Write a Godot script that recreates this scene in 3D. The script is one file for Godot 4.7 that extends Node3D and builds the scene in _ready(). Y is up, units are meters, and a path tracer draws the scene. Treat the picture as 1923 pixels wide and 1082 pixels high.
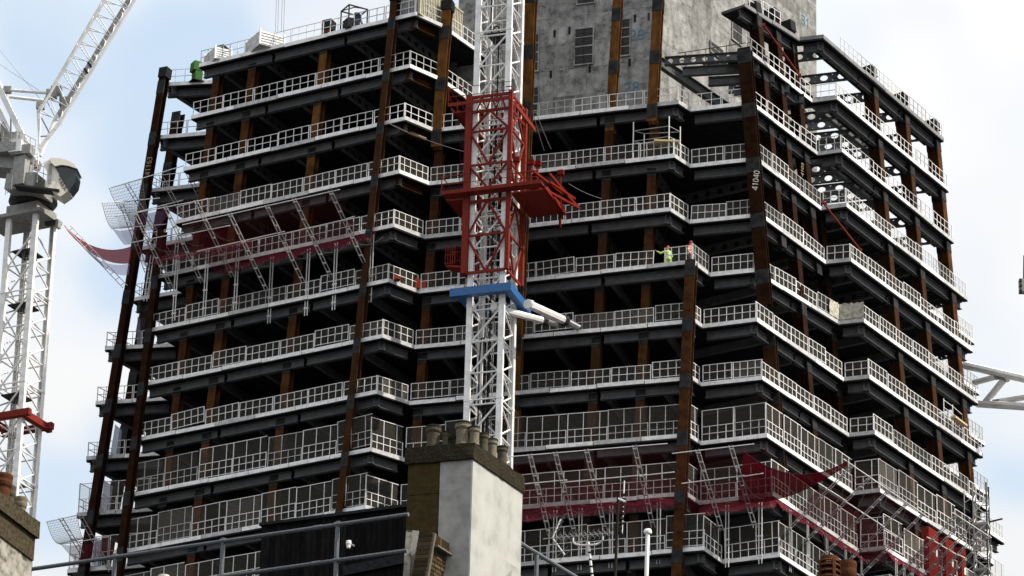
extends Node3D
# A steel tower under construction with its core, guard rails, debris nets and cranes, seen over chimneys. Metres, y up.

const LEVELS := 12
const DH := 3.75
const TOP := 122.35
const BACK := Vector3(0.545, 0, -0.838)

var M := {}
var meshes := {}
var taken := {}
var plan := []
var rng := RandomNumberGenerator.new()

# ---------------------------------------------------------------- naming and nodes
func numbered(called: String) -> String:
	var n: int = taken.get(called, -1) + 1
	taken[called] = n
	return called if n == 0 else "%s_%03d" % [called, n]

func thing(called: String, label: String, category: String, at := Vector3.ZERO, turn := 0.0, group := "") -> Node3D:
	var o := Node3D.new()
	o.name = numbered(called)
	add_child(o)
	o.position = at
	o.rotation.y = turn
	tag(o, label, category, group)
	return o

func tag(o: Node, label: String, category: String, group := "") -> void:
	o.set_meta("label", label)
	o.set_meta("category", category)
	if group != "":
		o.set_meta("group", group)

func put(called: String, mesh: Mesh, m: Material, parent: Node, xf := Transform3D.IDENTITY) -> MeshInstance3D:
	var o := MeshInstance3D.new()
	o.name = called
	o.mesh = mesh
	if m != null:
		o.material_override = m
	o.transform = xf
	parent.add_child(o, true)
	return o

func struct(called: String, mesh: Mesh, m: Material, xf := Transform3D.IDENTITY) -> MeshInstance3D:
	var o := put(called, mesh, m, self, xf)
	o.set_meta("kind", "structure")
	return o

# ---------------------------------------------------------------- mesh helpers
func mb() -> SurfaceTool:
	var st := SurfaceTool.new()
	st.begin(Mesh.PRIMITIVE_TRIANGLES)
	st.set_smooth_group(-1)
	return st

func done(st: SurfaceTool) -> ArrayMesh:
	st.generate_normals()
	return st.commit()

func quad(st: SurfaceTool, a: Vector3, b: Vector3, c: Vector3, d: Vector3) -> void:
	for v in [a, b, c, a, c, d]:
		st.add_vertex(v)

func s_box(st: SurfaceTool, xf: Transform3D, size: Vector3) -> void:
	var h := size * 0.5
	var p := []
	for i in 8:
		p.append(xf * Vector3(h.x if i & 1 else -h.x, h.y if i & 2 else -h.y, h.z if i & 4 else -h.z))
	quad(st, p[4], p[6], p[7], p[5])
	quad(st, p[1], p[3], p[2], p[0])
	quad(st, p[0], p[2], p[6], p[4])
	quad(st, p[5], p[7], p[3], p[1])
	quad(st, p[2], p[3], p[7], p[6])
	quad(st, p[0], p[4], p[5], p[1])

func span(a: Vector3, b: Vector3, up := Vector3.UP) -> Transform3D:
	# x along a to b
	var x := (b - a).normalized()
	var u := up
	if absf(x.dot(u)) > 0.99:
		u = Vector3(0, 0, 1)
	var z := x.cross(u).normalized()
	var y := z.cross(x)
	return Transform3D(Basis(x, y, z), (a + b) * 0.5)

func s_beam(st: SurfaceTool, a: Vector3, b: Vector3, h: float, w: float, up := Vector3.UP) -> void:
	s_box(st, span(a, b, up), Vector3(a.distance_to(b), h, w))

func s_tube(st: SurfaceTool, pts: Array, r: float, sides := 6) -> void:
	for i in pts.size() - 1:
		var a: Vector3 = pts[i]
		var b: Vector3 = pts[i + 1]
		var f := span(a, b).basis
		for k in sides:
			var t0 := TAU * k / sides
			var t1 := TAU * (k + 1) / sides
			var o0 := (f.y * cos(t0) + f.z * sin(t0)) * r
			var o1 := (f.y * cos(t1) + f.z * sin(t1)) * r
			quad(st, a + o0, b + o0, b + o1, a + o1)

func s_prism(st: SurfaceTool, poly: PackedVector2Array, y0: float, y1: float, caps := true) -> void:
	# poly in (x, z)
	var n := poly.size()
	for i in n:
		var a := poly[i]
		var b := poly[(i + 1) % n]
		quad(st, Vector3(a.x, y0, a.y), Vector3(a.x, y1, a.y), Vector3(b.x, y1, b.y), Vector3(b.x, y0, b.y))
	if caps:
		var t := Geometry2D.triangulate_polygon(poly)
		for i in t.size():
			st.add_vertex(Vector3(poly[t[i]].x, y1, poly[t[i]].y))
		for i in t.size():
			st.add_vertex(Vector3(poly[t[t.size() - 1 - i]].x, y0, poly[t[t.size() - 1 - i]].y))

func s_lathe(st: SurfaceTool, prof: Array, sides := 20, at := Vector3.ZERO) -> void:
	for i in prof.size() - 1:
		var p: Vector2 = prof[i]
		var q: Vector2 = prof[i + 1]
		for k in sides:
			var a := TAU * k / sides
			var b := TAU * (k + 1) / sides
			quad(st, at + Vector3(cos(a) * p.x, p.y, sin(a) * p.x), at + Vector3(cos(a) * q.x, q.y, sin(a) * q.x), at + Vector3(cos(b) * q.x, q.y, sin(b) * q.x), at + Vector3(cos(b) * p.x, p.y, sin(b) * p.x))

func unit_box() -> Mesh:
	if not meshes.has("box"):
		var b := BoxMesh.new()
		b.size = Vector3.ONE
		meshes["box"] = b
	return meshes["box"]

func unit_rod() -> Mesh:
	if not meshes.has("rod"):
		var st := mb()
		s_tube(st, [Vector3(-0.5, 0, 0), Vector3(0.5, 0, 0)], 1.0, 8)
		for k in 8:
			var p := Vector3(0, cos(TAU * k / 8.0), sin(TAU * k / 8.0))
			var q := Vector3(0, cos(TAU * (k + 1) / 8.0), sin(TAU * (k + 1) / 8.0))
			for e in [-0.5, 0.5]:
				var m := Vector3(e, 0, 0)
				for w in ([m, m + p, m + q] if e < 0.0 else [m, m + q, m + p]):
					st.add_vertex(w)
		meshes["rod"] = done(st)
	return meshes["rod"]

func unit_girder() -> Mesh:
	# rolled section along x, one unit long, high and wide: two flanges and a web
	if not meshes.has("girder"):
		var st := mb()
		s_box(st, Transform3D(Basis.IDENTITY, Vector3(0, 0.47, 0)), Vector3(1, 0.06, 1))
		s_box(st, Transform3D(Basis.IDENTITY, Vector3(0, -0.47, 0)), Vector3(1, 0.06, 1))
		s_box(st, Transform3D.IDENTITY, Vector3(1, 0.88, 0.08))
		meshes["girder"] = done(st)
	return meshes["girder"]

func unit_column() -> Mesh:
	# along x; flanges face +-z
	if not meshes.has("column"):
		var st := mb()
		s_box(st, Transform3D(Basis.IDENTITY, Vector3(0, 0, 0.44)), Vector3(1, 1, 0.12))
		s_box(st, Transform3D(Basis.IDENTITY, Vector3(0, 0, -0.44)), Vector3(1, 1, 0.12))
		s_box(st, Transform3D.IDENTITY, Vector3(1, 0.14, 0.76))
		meshes["column"] = done(st)
	return meshes["column"]

func sized(xf: Transform3D, s: Vector3) -> Transform3D:
	return Transform3D(Basis(xf.basis.x * s.x, xf.basis.y * s.y, xf.basis.z * s.z), xf.origin)

func beam(called: String, a: Vector3, b: Vector3, h: float, w: float, m: Material, parent: Node, up := Vector3.UP) -> MeshInstance3D:
	return put(called, unit_box(), m, parent, sized(span(a, b, up), Vector3(a.distance_to(b), h, w)))

func rod(called: String, a: Vector3, b: Vector3, r: float, m: Material, parent: Node) -> MeshInstance3D:
	return put(called, unit_rod(), m, parent, sized(span(a, b), Vector3(a.distance_to(b), r, r)))

func block(called: String, at: Vector3, size: Vector3, m: Material, parent: Node, turn := 0.0) -> MeshInstance3D:
	return put(called, unit_box(), m, parent, Transform3D(Basis(Vector3.UP, turn) * Basis.from_scale(size), at))

func sag(a: Vector3, b: Vector3, drop: float, n := 8) -> Array:
	var out := []
	for i in n + 1:
		var t := float(i) / n
		out.append(a.lerp(b, t) - Vector3(0, drop * 4.0 * t * (1.0 - t), 0))
	return out

func sheet(rows: Array) -> ArrayMesh:
	var st := SurfaceTool.new()
	st.begin(Mesh.PRIMITIVE_TRIANGLES)
	st.set_smooth_group(0)
	for i in rows.size() - 1:
		for j in rows[i].size() - 1:
			quad(st, rows[i][j], rows[i + 1][j], rows[i + 1][j + 1], rows[i][j + 1])
	st.generate_normals()
	return st.commit()

# ---------------------------------------------------------------- materials
func noise_tex(seed_n: int, freq: float, stops: Array, stretch := 1.0, octaves := 5) -> ImageTexture:
	# stops: [position, linear colour] pairs
	var n := FastNoiseLite.new()
	n.seed = seed_n
	n.frequency = freq
	n.fractal_octaves = octaves
	n.fractal_gain = 0.55
	var img := n.get_seamless_image(256, 256)
	img.convert(Image.FORMAT_L8)
	var out := Image.create(256, 256, false, Image.FORMAT_RGB8)
	var g := Gradient.new()
	g.offsets = PackedFloat32Array([stops[0][0], stops[-1][0]])
	g.colors = PackedColorArray([stops[0][1], stops[-1][1]])
	for i in range(1, stops.size() - 1):
		g.add_point(stops[i][0], stops[i][1])
	var lut := []
	for i in 256:
		lut.append(g.sample(i / 255.0).linear_to_srgb())
	for y in 256:
		var yy := int(y / stretch) % 256
		for x in 256:
			out.set_pixel(x, y, lut[int(img.get_pixel(x, yy).r * 255.0)])
	out.generate_mipmaps()
	return ImageTexture.create_from_image(out)

func concrete_tex(seed_n: int, base: float) -> ImageTexture:
	# board-marked concrete: soft patches, vertical water streaks, fine grain and small blemishes
	var layers := []
	for q in [[0.008, 3], [0.03, 3], [0.11, 2], [0.022, 3]]:
		var n := FastNoiseLite.new()
		n.seed = seed_n * 7 + layers.size()
		n.frequency = q[0]
		n.fractal_octaves = q[1]
		var im := n.get_seamless_image(256, 256)
		im.convert(Image.FORMAT_L8)
		layers.append(im)
	var out := Image.create(256, 256, false, Image.FORMAT_RGB8)
	for y in 256:
		for x in 256:
			var patchy: float = layers[0].get_pixel(x, y).r - 0.5
			var mid: float = layers[1].get_pixel(x, y).r - 0.5
			var grain: float = layers[2].get_pixel(x, y).r - 0.5
			var streak: float = layers[3].get_pixel(x, int(y * 0.12 + 40)).r - 0.5
			var g := base * (1.0 + patchy * 0.7 + mid * 0.65 + grain * 0.5 + minf(streak, 0.12) * 0.9)
			if mid < -0.24 and grain < 0.0:
				g *= 0.6
			out.set_pixel(x, y, Color(g, g, g * 0.955).linear_to_srgb())
	out.generate_mipmaps()
	return ImageTexture.create_from_image(out)

func flat(c: Color, rough := 0.7, metal := 0.0) -> StandardMaterial3D:
	var m := StandardMaterial3D.new()
	m.albedo_color = c.linear_to_srgb()
	m.roughness = rough
	m.metallic = metal
	m.metallic_specular = 0.5 if c.get_luminance() > 0.3 or rough < 0.4 else 0.2
	return m

func mottled(tex: Texture2D, size: float, rough := 0.8, metal := 0.0, tint := Color.WHITE) -> StandardMaterial3D:
	var m := StandardMaterial3D.new()
	m.albedo_texture = tex
	m.albedo_color = tint.linear_to_srgb()
	m.uv1_triplanar = true
	m.uv1_world_triplanar = true
	m.uv1_scale = Vector3.ONE / size
	m.metallic_specular = 0.45 if rough < 0.55 else 0.15
	m.roughness = rough
	m.metallic = metal
	return m

func veil(c: Color, alpha: float) -> StandardMaterial3D:
	var m := flat(c, 0.95)
	m.transparency = BaseMaterial3D.TRANSPARENCY_ALPHA
	m.albedo_color.a = alpha
	m.cull_mode = BaseMaterial3D.CULL_DISABLED
	return m

func c3(r: float, g: float, b: float) -> Color:
	return Color(r, g, b)

func make_materials() -> void:
	var rust := noise_tex(3, 0.012, [[0.2, c3(0.024, 0.0098, 0.004)], [0.45, c3(0.041, 0.0165, 0.0058)], [0.62, c3(0.06, 0.0245, 0.0075)], [0.85, c3(0.048, 0.023, 0.0105)]])
	M.rust = mottled(rust, 2.6, 0.85)
	M.rust_lit = mottled(noise_tex(105, 0.016, [[0.2, c3(0.055, 0.024, 0.008)], [0.5, c3(0.1, 0.044, 0.0125)], [0.8, c3(0.14, 0.064, 0.019)]], 2.4), 2.9, 0.85)  # same rust painted brighter, daylight on the upper columns put into the colour
	M.rust1 = mottled(noise_tex(103, 0.02, [[0.2, c3(0.02, 0.009, 0.004)], [0.5, c3(0.037, 0.0155, 0.006)], [0.85, c3(0.05, 0.023, 0.01)]], 3.0), 3.7, 0.85)
	M.rust2 = mottled(noise_tex(104, 0.016, [[0.2, c3(0.03, 0.0118, 0.0045)], [0.5, c3(0.052, 0.02, 0.0066)], [0.8, c3(0.076, 0.031, 0.0095)]], 2.0), 3.1, 0.85)
	M.rust_shaded = mottled(rust, 3.1, 0.85, 0.0, c3(0.38, 0.34, 0.36))  # the rust tinted darker, shade on these columns put into the colour
	M.primer = mottled(noise_tex(5, 0.02, [[0.3, c3(0.08, 0.083, 0.087)], [0.7, c3(0.112, 0.116, 0.12)]]), 3.0, 0.6)
	M.primer_dark = flat(c3(0.013, 0.013, 0.014), 0.7)
	M.splice = mottled(noise_tex(6, 0.02, [[0.3, c3(0.014, 0.0142, 0.0148)], [0.7, c3(0.032, 0.0323, 0.033)]]), 3.0, 0.7)
	M.galv = mottled(noise_tex(7, 0.03, [[0.25, c3(0.55, 0.55, 0.55)], [0.7, c3(0.74, 0.74, 0.73)]]), 1.1, 0.5)
	M.galv_dull = mottled(noise_tex(8, 0.03, [[0.25, c3(0.3, 0.3, 0.3)], [0.7, c3(0.48, 0.48, 0.475)]]), 1.3, 0.5)
	M.trim = mottled(noise_tex(9, 0.02, [[0.25, c3(0.58, 0.59, 0.6)], [0.5, c3(0.76, 0.76, 0.76)], [0.75, c3(0.84, 0.84, 0.83)]]), 2.2, 0.4)
	M.trim_dull = mottled(noise_tex(10, 0.02, [[0.25, c3(0.3, 0.31, 0.32)], [0.75, c3(0.5, 0.5, 0.5)]]), 2.2, 0.5)
	M.trim_grey = mottled(noise_tex(11, 0.02, [[0.25, c3(0.16, 0.165, 0.17)], [0.75, c3(0.24, 0.24, 0.245)]]), 2.2, 0.55)
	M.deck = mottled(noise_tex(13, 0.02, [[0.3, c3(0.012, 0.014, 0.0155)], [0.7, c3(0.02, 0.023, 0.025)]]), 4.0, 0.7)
	M.slab = mottled(noise_tex(15, 0.02, [[0.3, c3(0.06, 0.06, 0.06)], [0.7, c3(0.1, 0.1, 0.095)]]), 3.0, 0.9)
	for k in 4:
		var b: float = [0.0, 0.02, -0.022, 0.008][k]
		M["core%d" % k] = mottled(concrete_tex(20 + k, 0.225 + b * 1.2), 4.6, 0.95)
	M.core_joint = flat(c3(0.13, 0.13, 0.125), 0.9)
	M.opening = mottled(noise_tex(29, 0.02, [[0.3, c3(0.026, 0.026, 0.025)], [0.7, c3(0.05, 0.05, 0.047)]]), 1.0, 0.6)
	M.void_dark = flat(c3(0.015, 0.015, 0.015), 0.9)
	M.crane = mottled(noise_tex(31, 0.015, [[0.25, c3(0.62, 0.62, 0.6)], [0.55, c3(0.78, 0.78, 0.77)], [0.8, c3(0.82, 0.82, 0.81)]]), 3.0, 0.45)
	M.crane_grey = mottled(noise_tex(32, 0.02, [[0.3, c3(0.2, 0.203, 0.193)], [0.7, c3(0.29, 0.29, 0.278)]]), 2.0, 0.5)
	M.crane_dark = flat(c3(0.035, 0.035, 0.036), 0.6)
	M.red = mottled(noise_tex(33, 0.02, [[0.3, c3(0.15, 0.022, 0.016)], [0.7, c3(0.2, 0.029, 0.021)]]), 2.0, 0.7)
	M.red_bright = mottled(noise_tex(34, 0.02, [[0.3, c3(0.115, 0.008, 0.005)], [0.7, c3(0.155, 0.012, 0.007)]]), 2.0, 0.7)
	M.blue = mottled(noise_tex(35, 0.02, [[0.3, c3(0.014, 0.085, 0.24)], [0.7, c3(0.02, 0.11, 0.29)]]), 2.0, 0.45)
	M.cable = flat(c3(0.01, 0.01, 0.01), 0.6)
	M.wire = flat(c3(0.2, 0.2, 0.2), 0.5)
	M.infill = veil(c3(0.2, 0.19, 0.16), 0.075)
	M.infill_dusty = veil(c3(0.3, 0.28, 0.24), 0.12)
	M.net = veil(c3(0.15, 0.018, 0.03), 0.5)
	M.net_deep = veil(c3(0.17, 0.006, 0.014), 0.92)
	M.net_thin = veil(c3(0.12, 0.02, 0.022), 0.16)
	M.net_pale = veil(c3(0.24, 0.14, 0.26), 0.55)
	M.net_wire = flat(c3(0.22, 0.21, 0.22), 0.7)
	M.net_edge = flat(c3(0.06, 0.01, 0.02), 0.8)
	M.polythene = veil(c3(0.34, 0.39, 0.5), 0.85)
	M.tarp = mottled(noise_tex(37, 0.02, [[0.25, c3(0.26, 0.245, 0.2)], [0.7, c3(0.5, 0.48, 0.42)]]), 1.6, 0.8)
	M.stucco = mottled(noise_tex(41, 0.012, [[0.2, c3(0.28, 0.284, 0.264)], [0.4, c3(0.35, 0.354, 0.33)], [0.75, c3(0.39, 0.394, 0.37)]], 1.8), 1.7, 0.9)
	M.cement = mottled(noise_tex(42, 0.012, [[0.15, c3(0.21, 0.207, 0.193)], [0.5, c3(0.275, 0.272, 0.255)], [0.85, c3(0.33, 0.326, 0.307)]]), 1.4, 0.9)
	M.ochre = mottled(noise_tex(43, 0.02, [[0.2, c3(0.034, 0.024, 0.01)], [0.5, c3(0.043, 0.031, 0.0125)], [0.85, c3(0.055, 0.041, 0.018)]]), 0.9, 0.9)
	M.cap = mottled(noise_tex(44, 0.03, [[0.2, c3(0.016, 0.0135, 0.008)], [0.5, c3(0.025, 0.0215, 0.0135)], [0.85, c3(0.042, 0.037, 0.026)]]), 0.45, 0.95)
	M.cap_brown = mottled(noise_tex(46, 0.03, [[0.25, c3(0.03, 0.024, 0.014)], [0.75, c3(0.07, 0.058, 0.036)]]), 0.8, 0.95)
	M.render_old = mottled(noise_tex(47, 0.016, [[0.25, c3(0.06, 0.056, 0.046)], [0.42, c3(0.22, 0.21, 0.175)], [0.75, c3(0.34, 0.325, 0.285)]]), 1.3, 0.95)
	for k in 4:
		var b: Color = [c3(0.055, 0.039, 0.02), c3(0.08, 0.057, 0.028), c3(0.036, 0.026, 0.015), c3(0.1, 0.073, 0.038)][k]
		M["brick%d" % k] = mottled(noise_tex(50 + k, 0.05, [[0.3, b * 0.65], [0.7, b * 1.25]]), 0.3, 0.95)
	M.mortar = mottled(noise_tex(55, 0.05, [[0.3, c3(0.09, 0.08, 0.06)], [0.7, c3(0.16, 0.145, 0.115)]]), 0.4, 0.95)
	for k in 3:
		var b: float = [0.0045, 0.006, 0.0085][k]
		M["board%d" % k] = mottled(noise_tex(60 + k, 0.03, [[0.3, c3(b * 0.6, b * 0.58, b * 0.56)], [0.7, c3(b * 1.5, b * 1.4, b * 1.35)]], 4.0), 0.8, 0.75)
	M.lead = mottled(noise_tex(64, 0.03, [[0.3, c3(0.012, 0.0125, 0.014)], [0.7, c3(0.026, 0.027, 0.03)]]), 0.8, 0.6)
	M.pipe = mottled(noise_tex(65, 0.03, [[0.3, c3(0.055, 0.063, 0.072)], [0.7, c3(0.095, 0.105, 0.115)]]), 0.6, 0.5)
	M.buff = mottled(noise_tex(66, 0.03, [[0.2, c3(0.1, 0.085, 0.058)], [0.55, c3(0.16, 0.14, 0.1)], [0.85, c3(0.21, 0.185, 0.14)]]), 0.35, 0.9)
	M.buff_dark = mottled(noise_tex(67, 0.03, [[0.2, c3(0.045, 0.04, 0.028)], [0.8, c3(0.095, 0.083, 0.06)]]), 0.35, 0.9)
	M.terracotta = mottled(noise_tex(68, 0.03, [[0.25, c3(0.045, 0.018, 0.009)], [0.75, c3(0.1, 0.04, 0.018)]]), 0.4, 0.9)
	M.soot = flat(c3(0.02, 0.018, 0.016), 0.95)
	M.cream = mottled(noise_tex(70, 0.02, [[0.3, c3(0.33, 0.31, 0.235)], [0.7, c3(0.43, 0.41, 0.32)]]), 2.0, 0.6)
	M.green = flat(c3(0.035, 0.1, 0.025), 0.75)
	M.white = flat(c3(0.78, 0.78, 0.77), 0.5)
	M.glass = veil(c3(0.06, 0.08, 0.08), 0.55)
	M.glass.roughness = 0.08
	M.black = flat(c3(0.012, 0.012, 0.013), 0.6)
	M.navy = flat(c3(0.02, 0.025, 0.06), 0.7)
	M.chalk = flat(c3(0.4, 0.39, 0.36), 0.9)
	M.chalk_warm = flat(c3(0.3, 0.22, 0.14), 0.9)
	M.paint_blue = flat(c3(0.085, 0.17, 0.26), 0.9)
	M.orange = flat(c3(0.5, 0.07, 0.03), 0.8)
	M.timber = flat(c3(0.45, 0.36, 0.2), 0.85)
	M.asphalt = mottled(noise_tex(75, 0.03, [[0.3, c3(0.04, 0.04, 0.042)], [0.7, c3(0.07, 0.07, 0.07)]]), 6.0, 0.95)
	M.skin = StandardMaterial3D.new()
	M.skin.vertex_color_use_as_albedo = true
	M.skin.roughness = 0.8
	M.leaf = flat(c3(0.05, 0.07, 0.03), 0.9)

# ---------------------------------------------------------------- camera, sky, sun
func make_view() -> void:
	var cam := Camera3D.new()
	cam.name = "camera"
	cam.fov = 7.7262
	cam.near = 1.0
	cam.far = 6000.0
	cam.position = Vector3(0, 1.6, 0)
	cam.rotation_degrees = Vector3(23.3541, 0, 0)
	cam.basis = cam.basis * Basis(Vector3(0, 0, 1), 0.02566)
	add_child(cam)
	cam.current = true
	var env := Environment.new()
	env.background_mode = Environment.BG_SKY
	env.tonemap_mode = Environment.TONE_MAPPER_LINEAR
	env.tonemap_exposure = 1.42
	env.sdfgi_enabled = true
	env.ssao_enabled = true
	env.ssil_enabled = true
	env.ambient_light_source = Environment.AMBIENT_SOURCE_SKY
	var sky := Sky.new()
	var pano := PanoramaSkyMaterial.new()
	pano.panorama = sky_texture()
	pano.energy_multiplier = 1.0
	sky.sky_material = pano
	env.sky = sky
	var we := WorldEnvironment.new()
	we.name = "world_environment"
	we.environment = env
	add_child(we)
	var sun := DirectionalLight3D.new()
	sun.name = "sun"
	sun.light_energy = 1.5
	sun.light_color = Color(1.0, 0.96, 0.9)
	sun.light_angular_distance = 0.6
	sun.shadow_enabled = true
	add_child(sun)
	sun.look_at_from_position(Vector3(0.95, 1.05, 0.22) * 100.0, Vector3.ZERO)

func sky_texture() -> ImageTexture:
	# broken bright cloud over pale blue air
	var w := 1536
	var h := 768
	var n := FastNoiseLite.new()
	n.seed = 11
	n.frequency = 3.2
	n.fractal_octaves = 5
	n.fractal_gain = 0.5
	var n2 := FastNoiseLite.new()
	n2.seed = 5
	n2.frequency = 9.0
	n2.fractal_octaves = 4
	var sun_dir := Vector3(0.95, 1.05, 0.22).normalized()
	var img := Image.create(w, h, false, Image.FORMAT_RGBF)
	# clear gaps in the cloud: azimuth, elevation, radius in degrees, strength
	var gaps := [[-5.35, 26.3, 0.95, 0.85], [-5.7, 24.9, 0.9, 1.0], [-5.75, 23.85, 0.7, 0.9], [-4.7, 25.7, 0.8, 0.8], [-6.7, 20.3, 0.8, 0.85], [-5.6, 20.6, 0.6, 0.5], [-7.4, 26.2, 0.5, 0.5], [7.1, 21.3, 0.6, 0.5], [-30.0, 31.0, 7.0, 0.9], [24.0, 38.0, 9.0, 0.9], [70.0, 28.0, 10.0, 0.9], [-100.0, 40.0, 14.0, 0.9], [150.0, 30.0, 12.0, 0.9]]
	# greyer undersides of cloud
	var greys := [[6.9, 24.9, 1.1, 0.7], [5.4, 26.9, 1.0, 0.4], [-3.2, 27.2, 0.8, 0.4], [20.0, 27.0, 6.0, 0.7], [-24.0, 22.0, 6.0, 0.7], [-60.0, 35.0, 12.0, 0.6], [110.0, 30.0, 14.0, 0.6]]
	for y in h:
		var el := (0.5 - (y + 0.5) / h) * PI
		for x in w:
			var az := wrapf((x + 0.5) / w * TAU, -PI, PI)
			var c := Color(0.12, 0.12, 0.12)
			if el > -0.03:
				var d := Vector3(sin(az) * cos(el), sin(el), -cos(az) * cos(el))
				var cover := n.get_noise_3dv(d) * 1.0 + 0.86
				var fine := n2.get_noise_3dv(d)
				cover += fine * 0.34 + n2.get_noise_3dv(d * 2.6) * 0.16
				var ad := rad_to_deg(az) + n2.get_noise_3dv(d * 1.7 + Vector3(5, 0, 0)) * 1.6
				var ed := rad_to_deg(el) + n2.get_noise_3dv(d * 1.7 + Vector3(0, 5, 0)) * 1.6
				for g in gaps:
					var k: float = (pow(ad - g[0], 2) + pow(ed - g[1], 2)) / (g[2] * g[2])
					if k < 6.0:
						cover -= g[3] * exp(-k)
				cover = 0.12 + 0.88 * smoothstep(0.05, 0.85, cover)
				var air := Color(0.3, 0.42, 0.6).lerp(Color(0.5, 0.595, 0.685), clampf(1.25 - ed / 40.0, 0.0, 1.0))
				var lump := n2.get_noise_3dv(d * 0.45 + Vector3(3, 1, 2))
				var shade := clampf(lump * 1.3 - 0.02, 0.0, 0.6)
				for g in greys:
					var k: float = (pow(ad - g[0], 2) + pow(ed - g[1], 2)) / (g[2] * g[2])
					if k < 6.0:
						shade += g[3] * exp(-k) * (0.8 + fine)
				# overcast light grows towards the zenith and towards the sun
				var lit: float = 0.345 * (1.0 + 2.6 * sin(maxf(el, 0.0))) + 0.9 * pow(maxf(0.0, d.dot(sun_dir)), 3.0)
				var cloud := Color(lit, lit, lit).lerp(Color(0.5, 0.515, 0.565), clampf(shade, 0.0, 0.97))
				c = air.lerp(cloud, pow(cover, 1.35))
			img.set_pixel(x, y, c)
	return ImageTexture.create_from_image(img)

# ---------------------------------------------------------------- the plan of the tower, corner by corner, floor 0 (top) downwards
func v(k: int, n: String) -> Vector3:
	var p: Vector2 = plan[k][n]
	return Vector3(p.x, TOP - k * DH, p.y)

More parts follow.
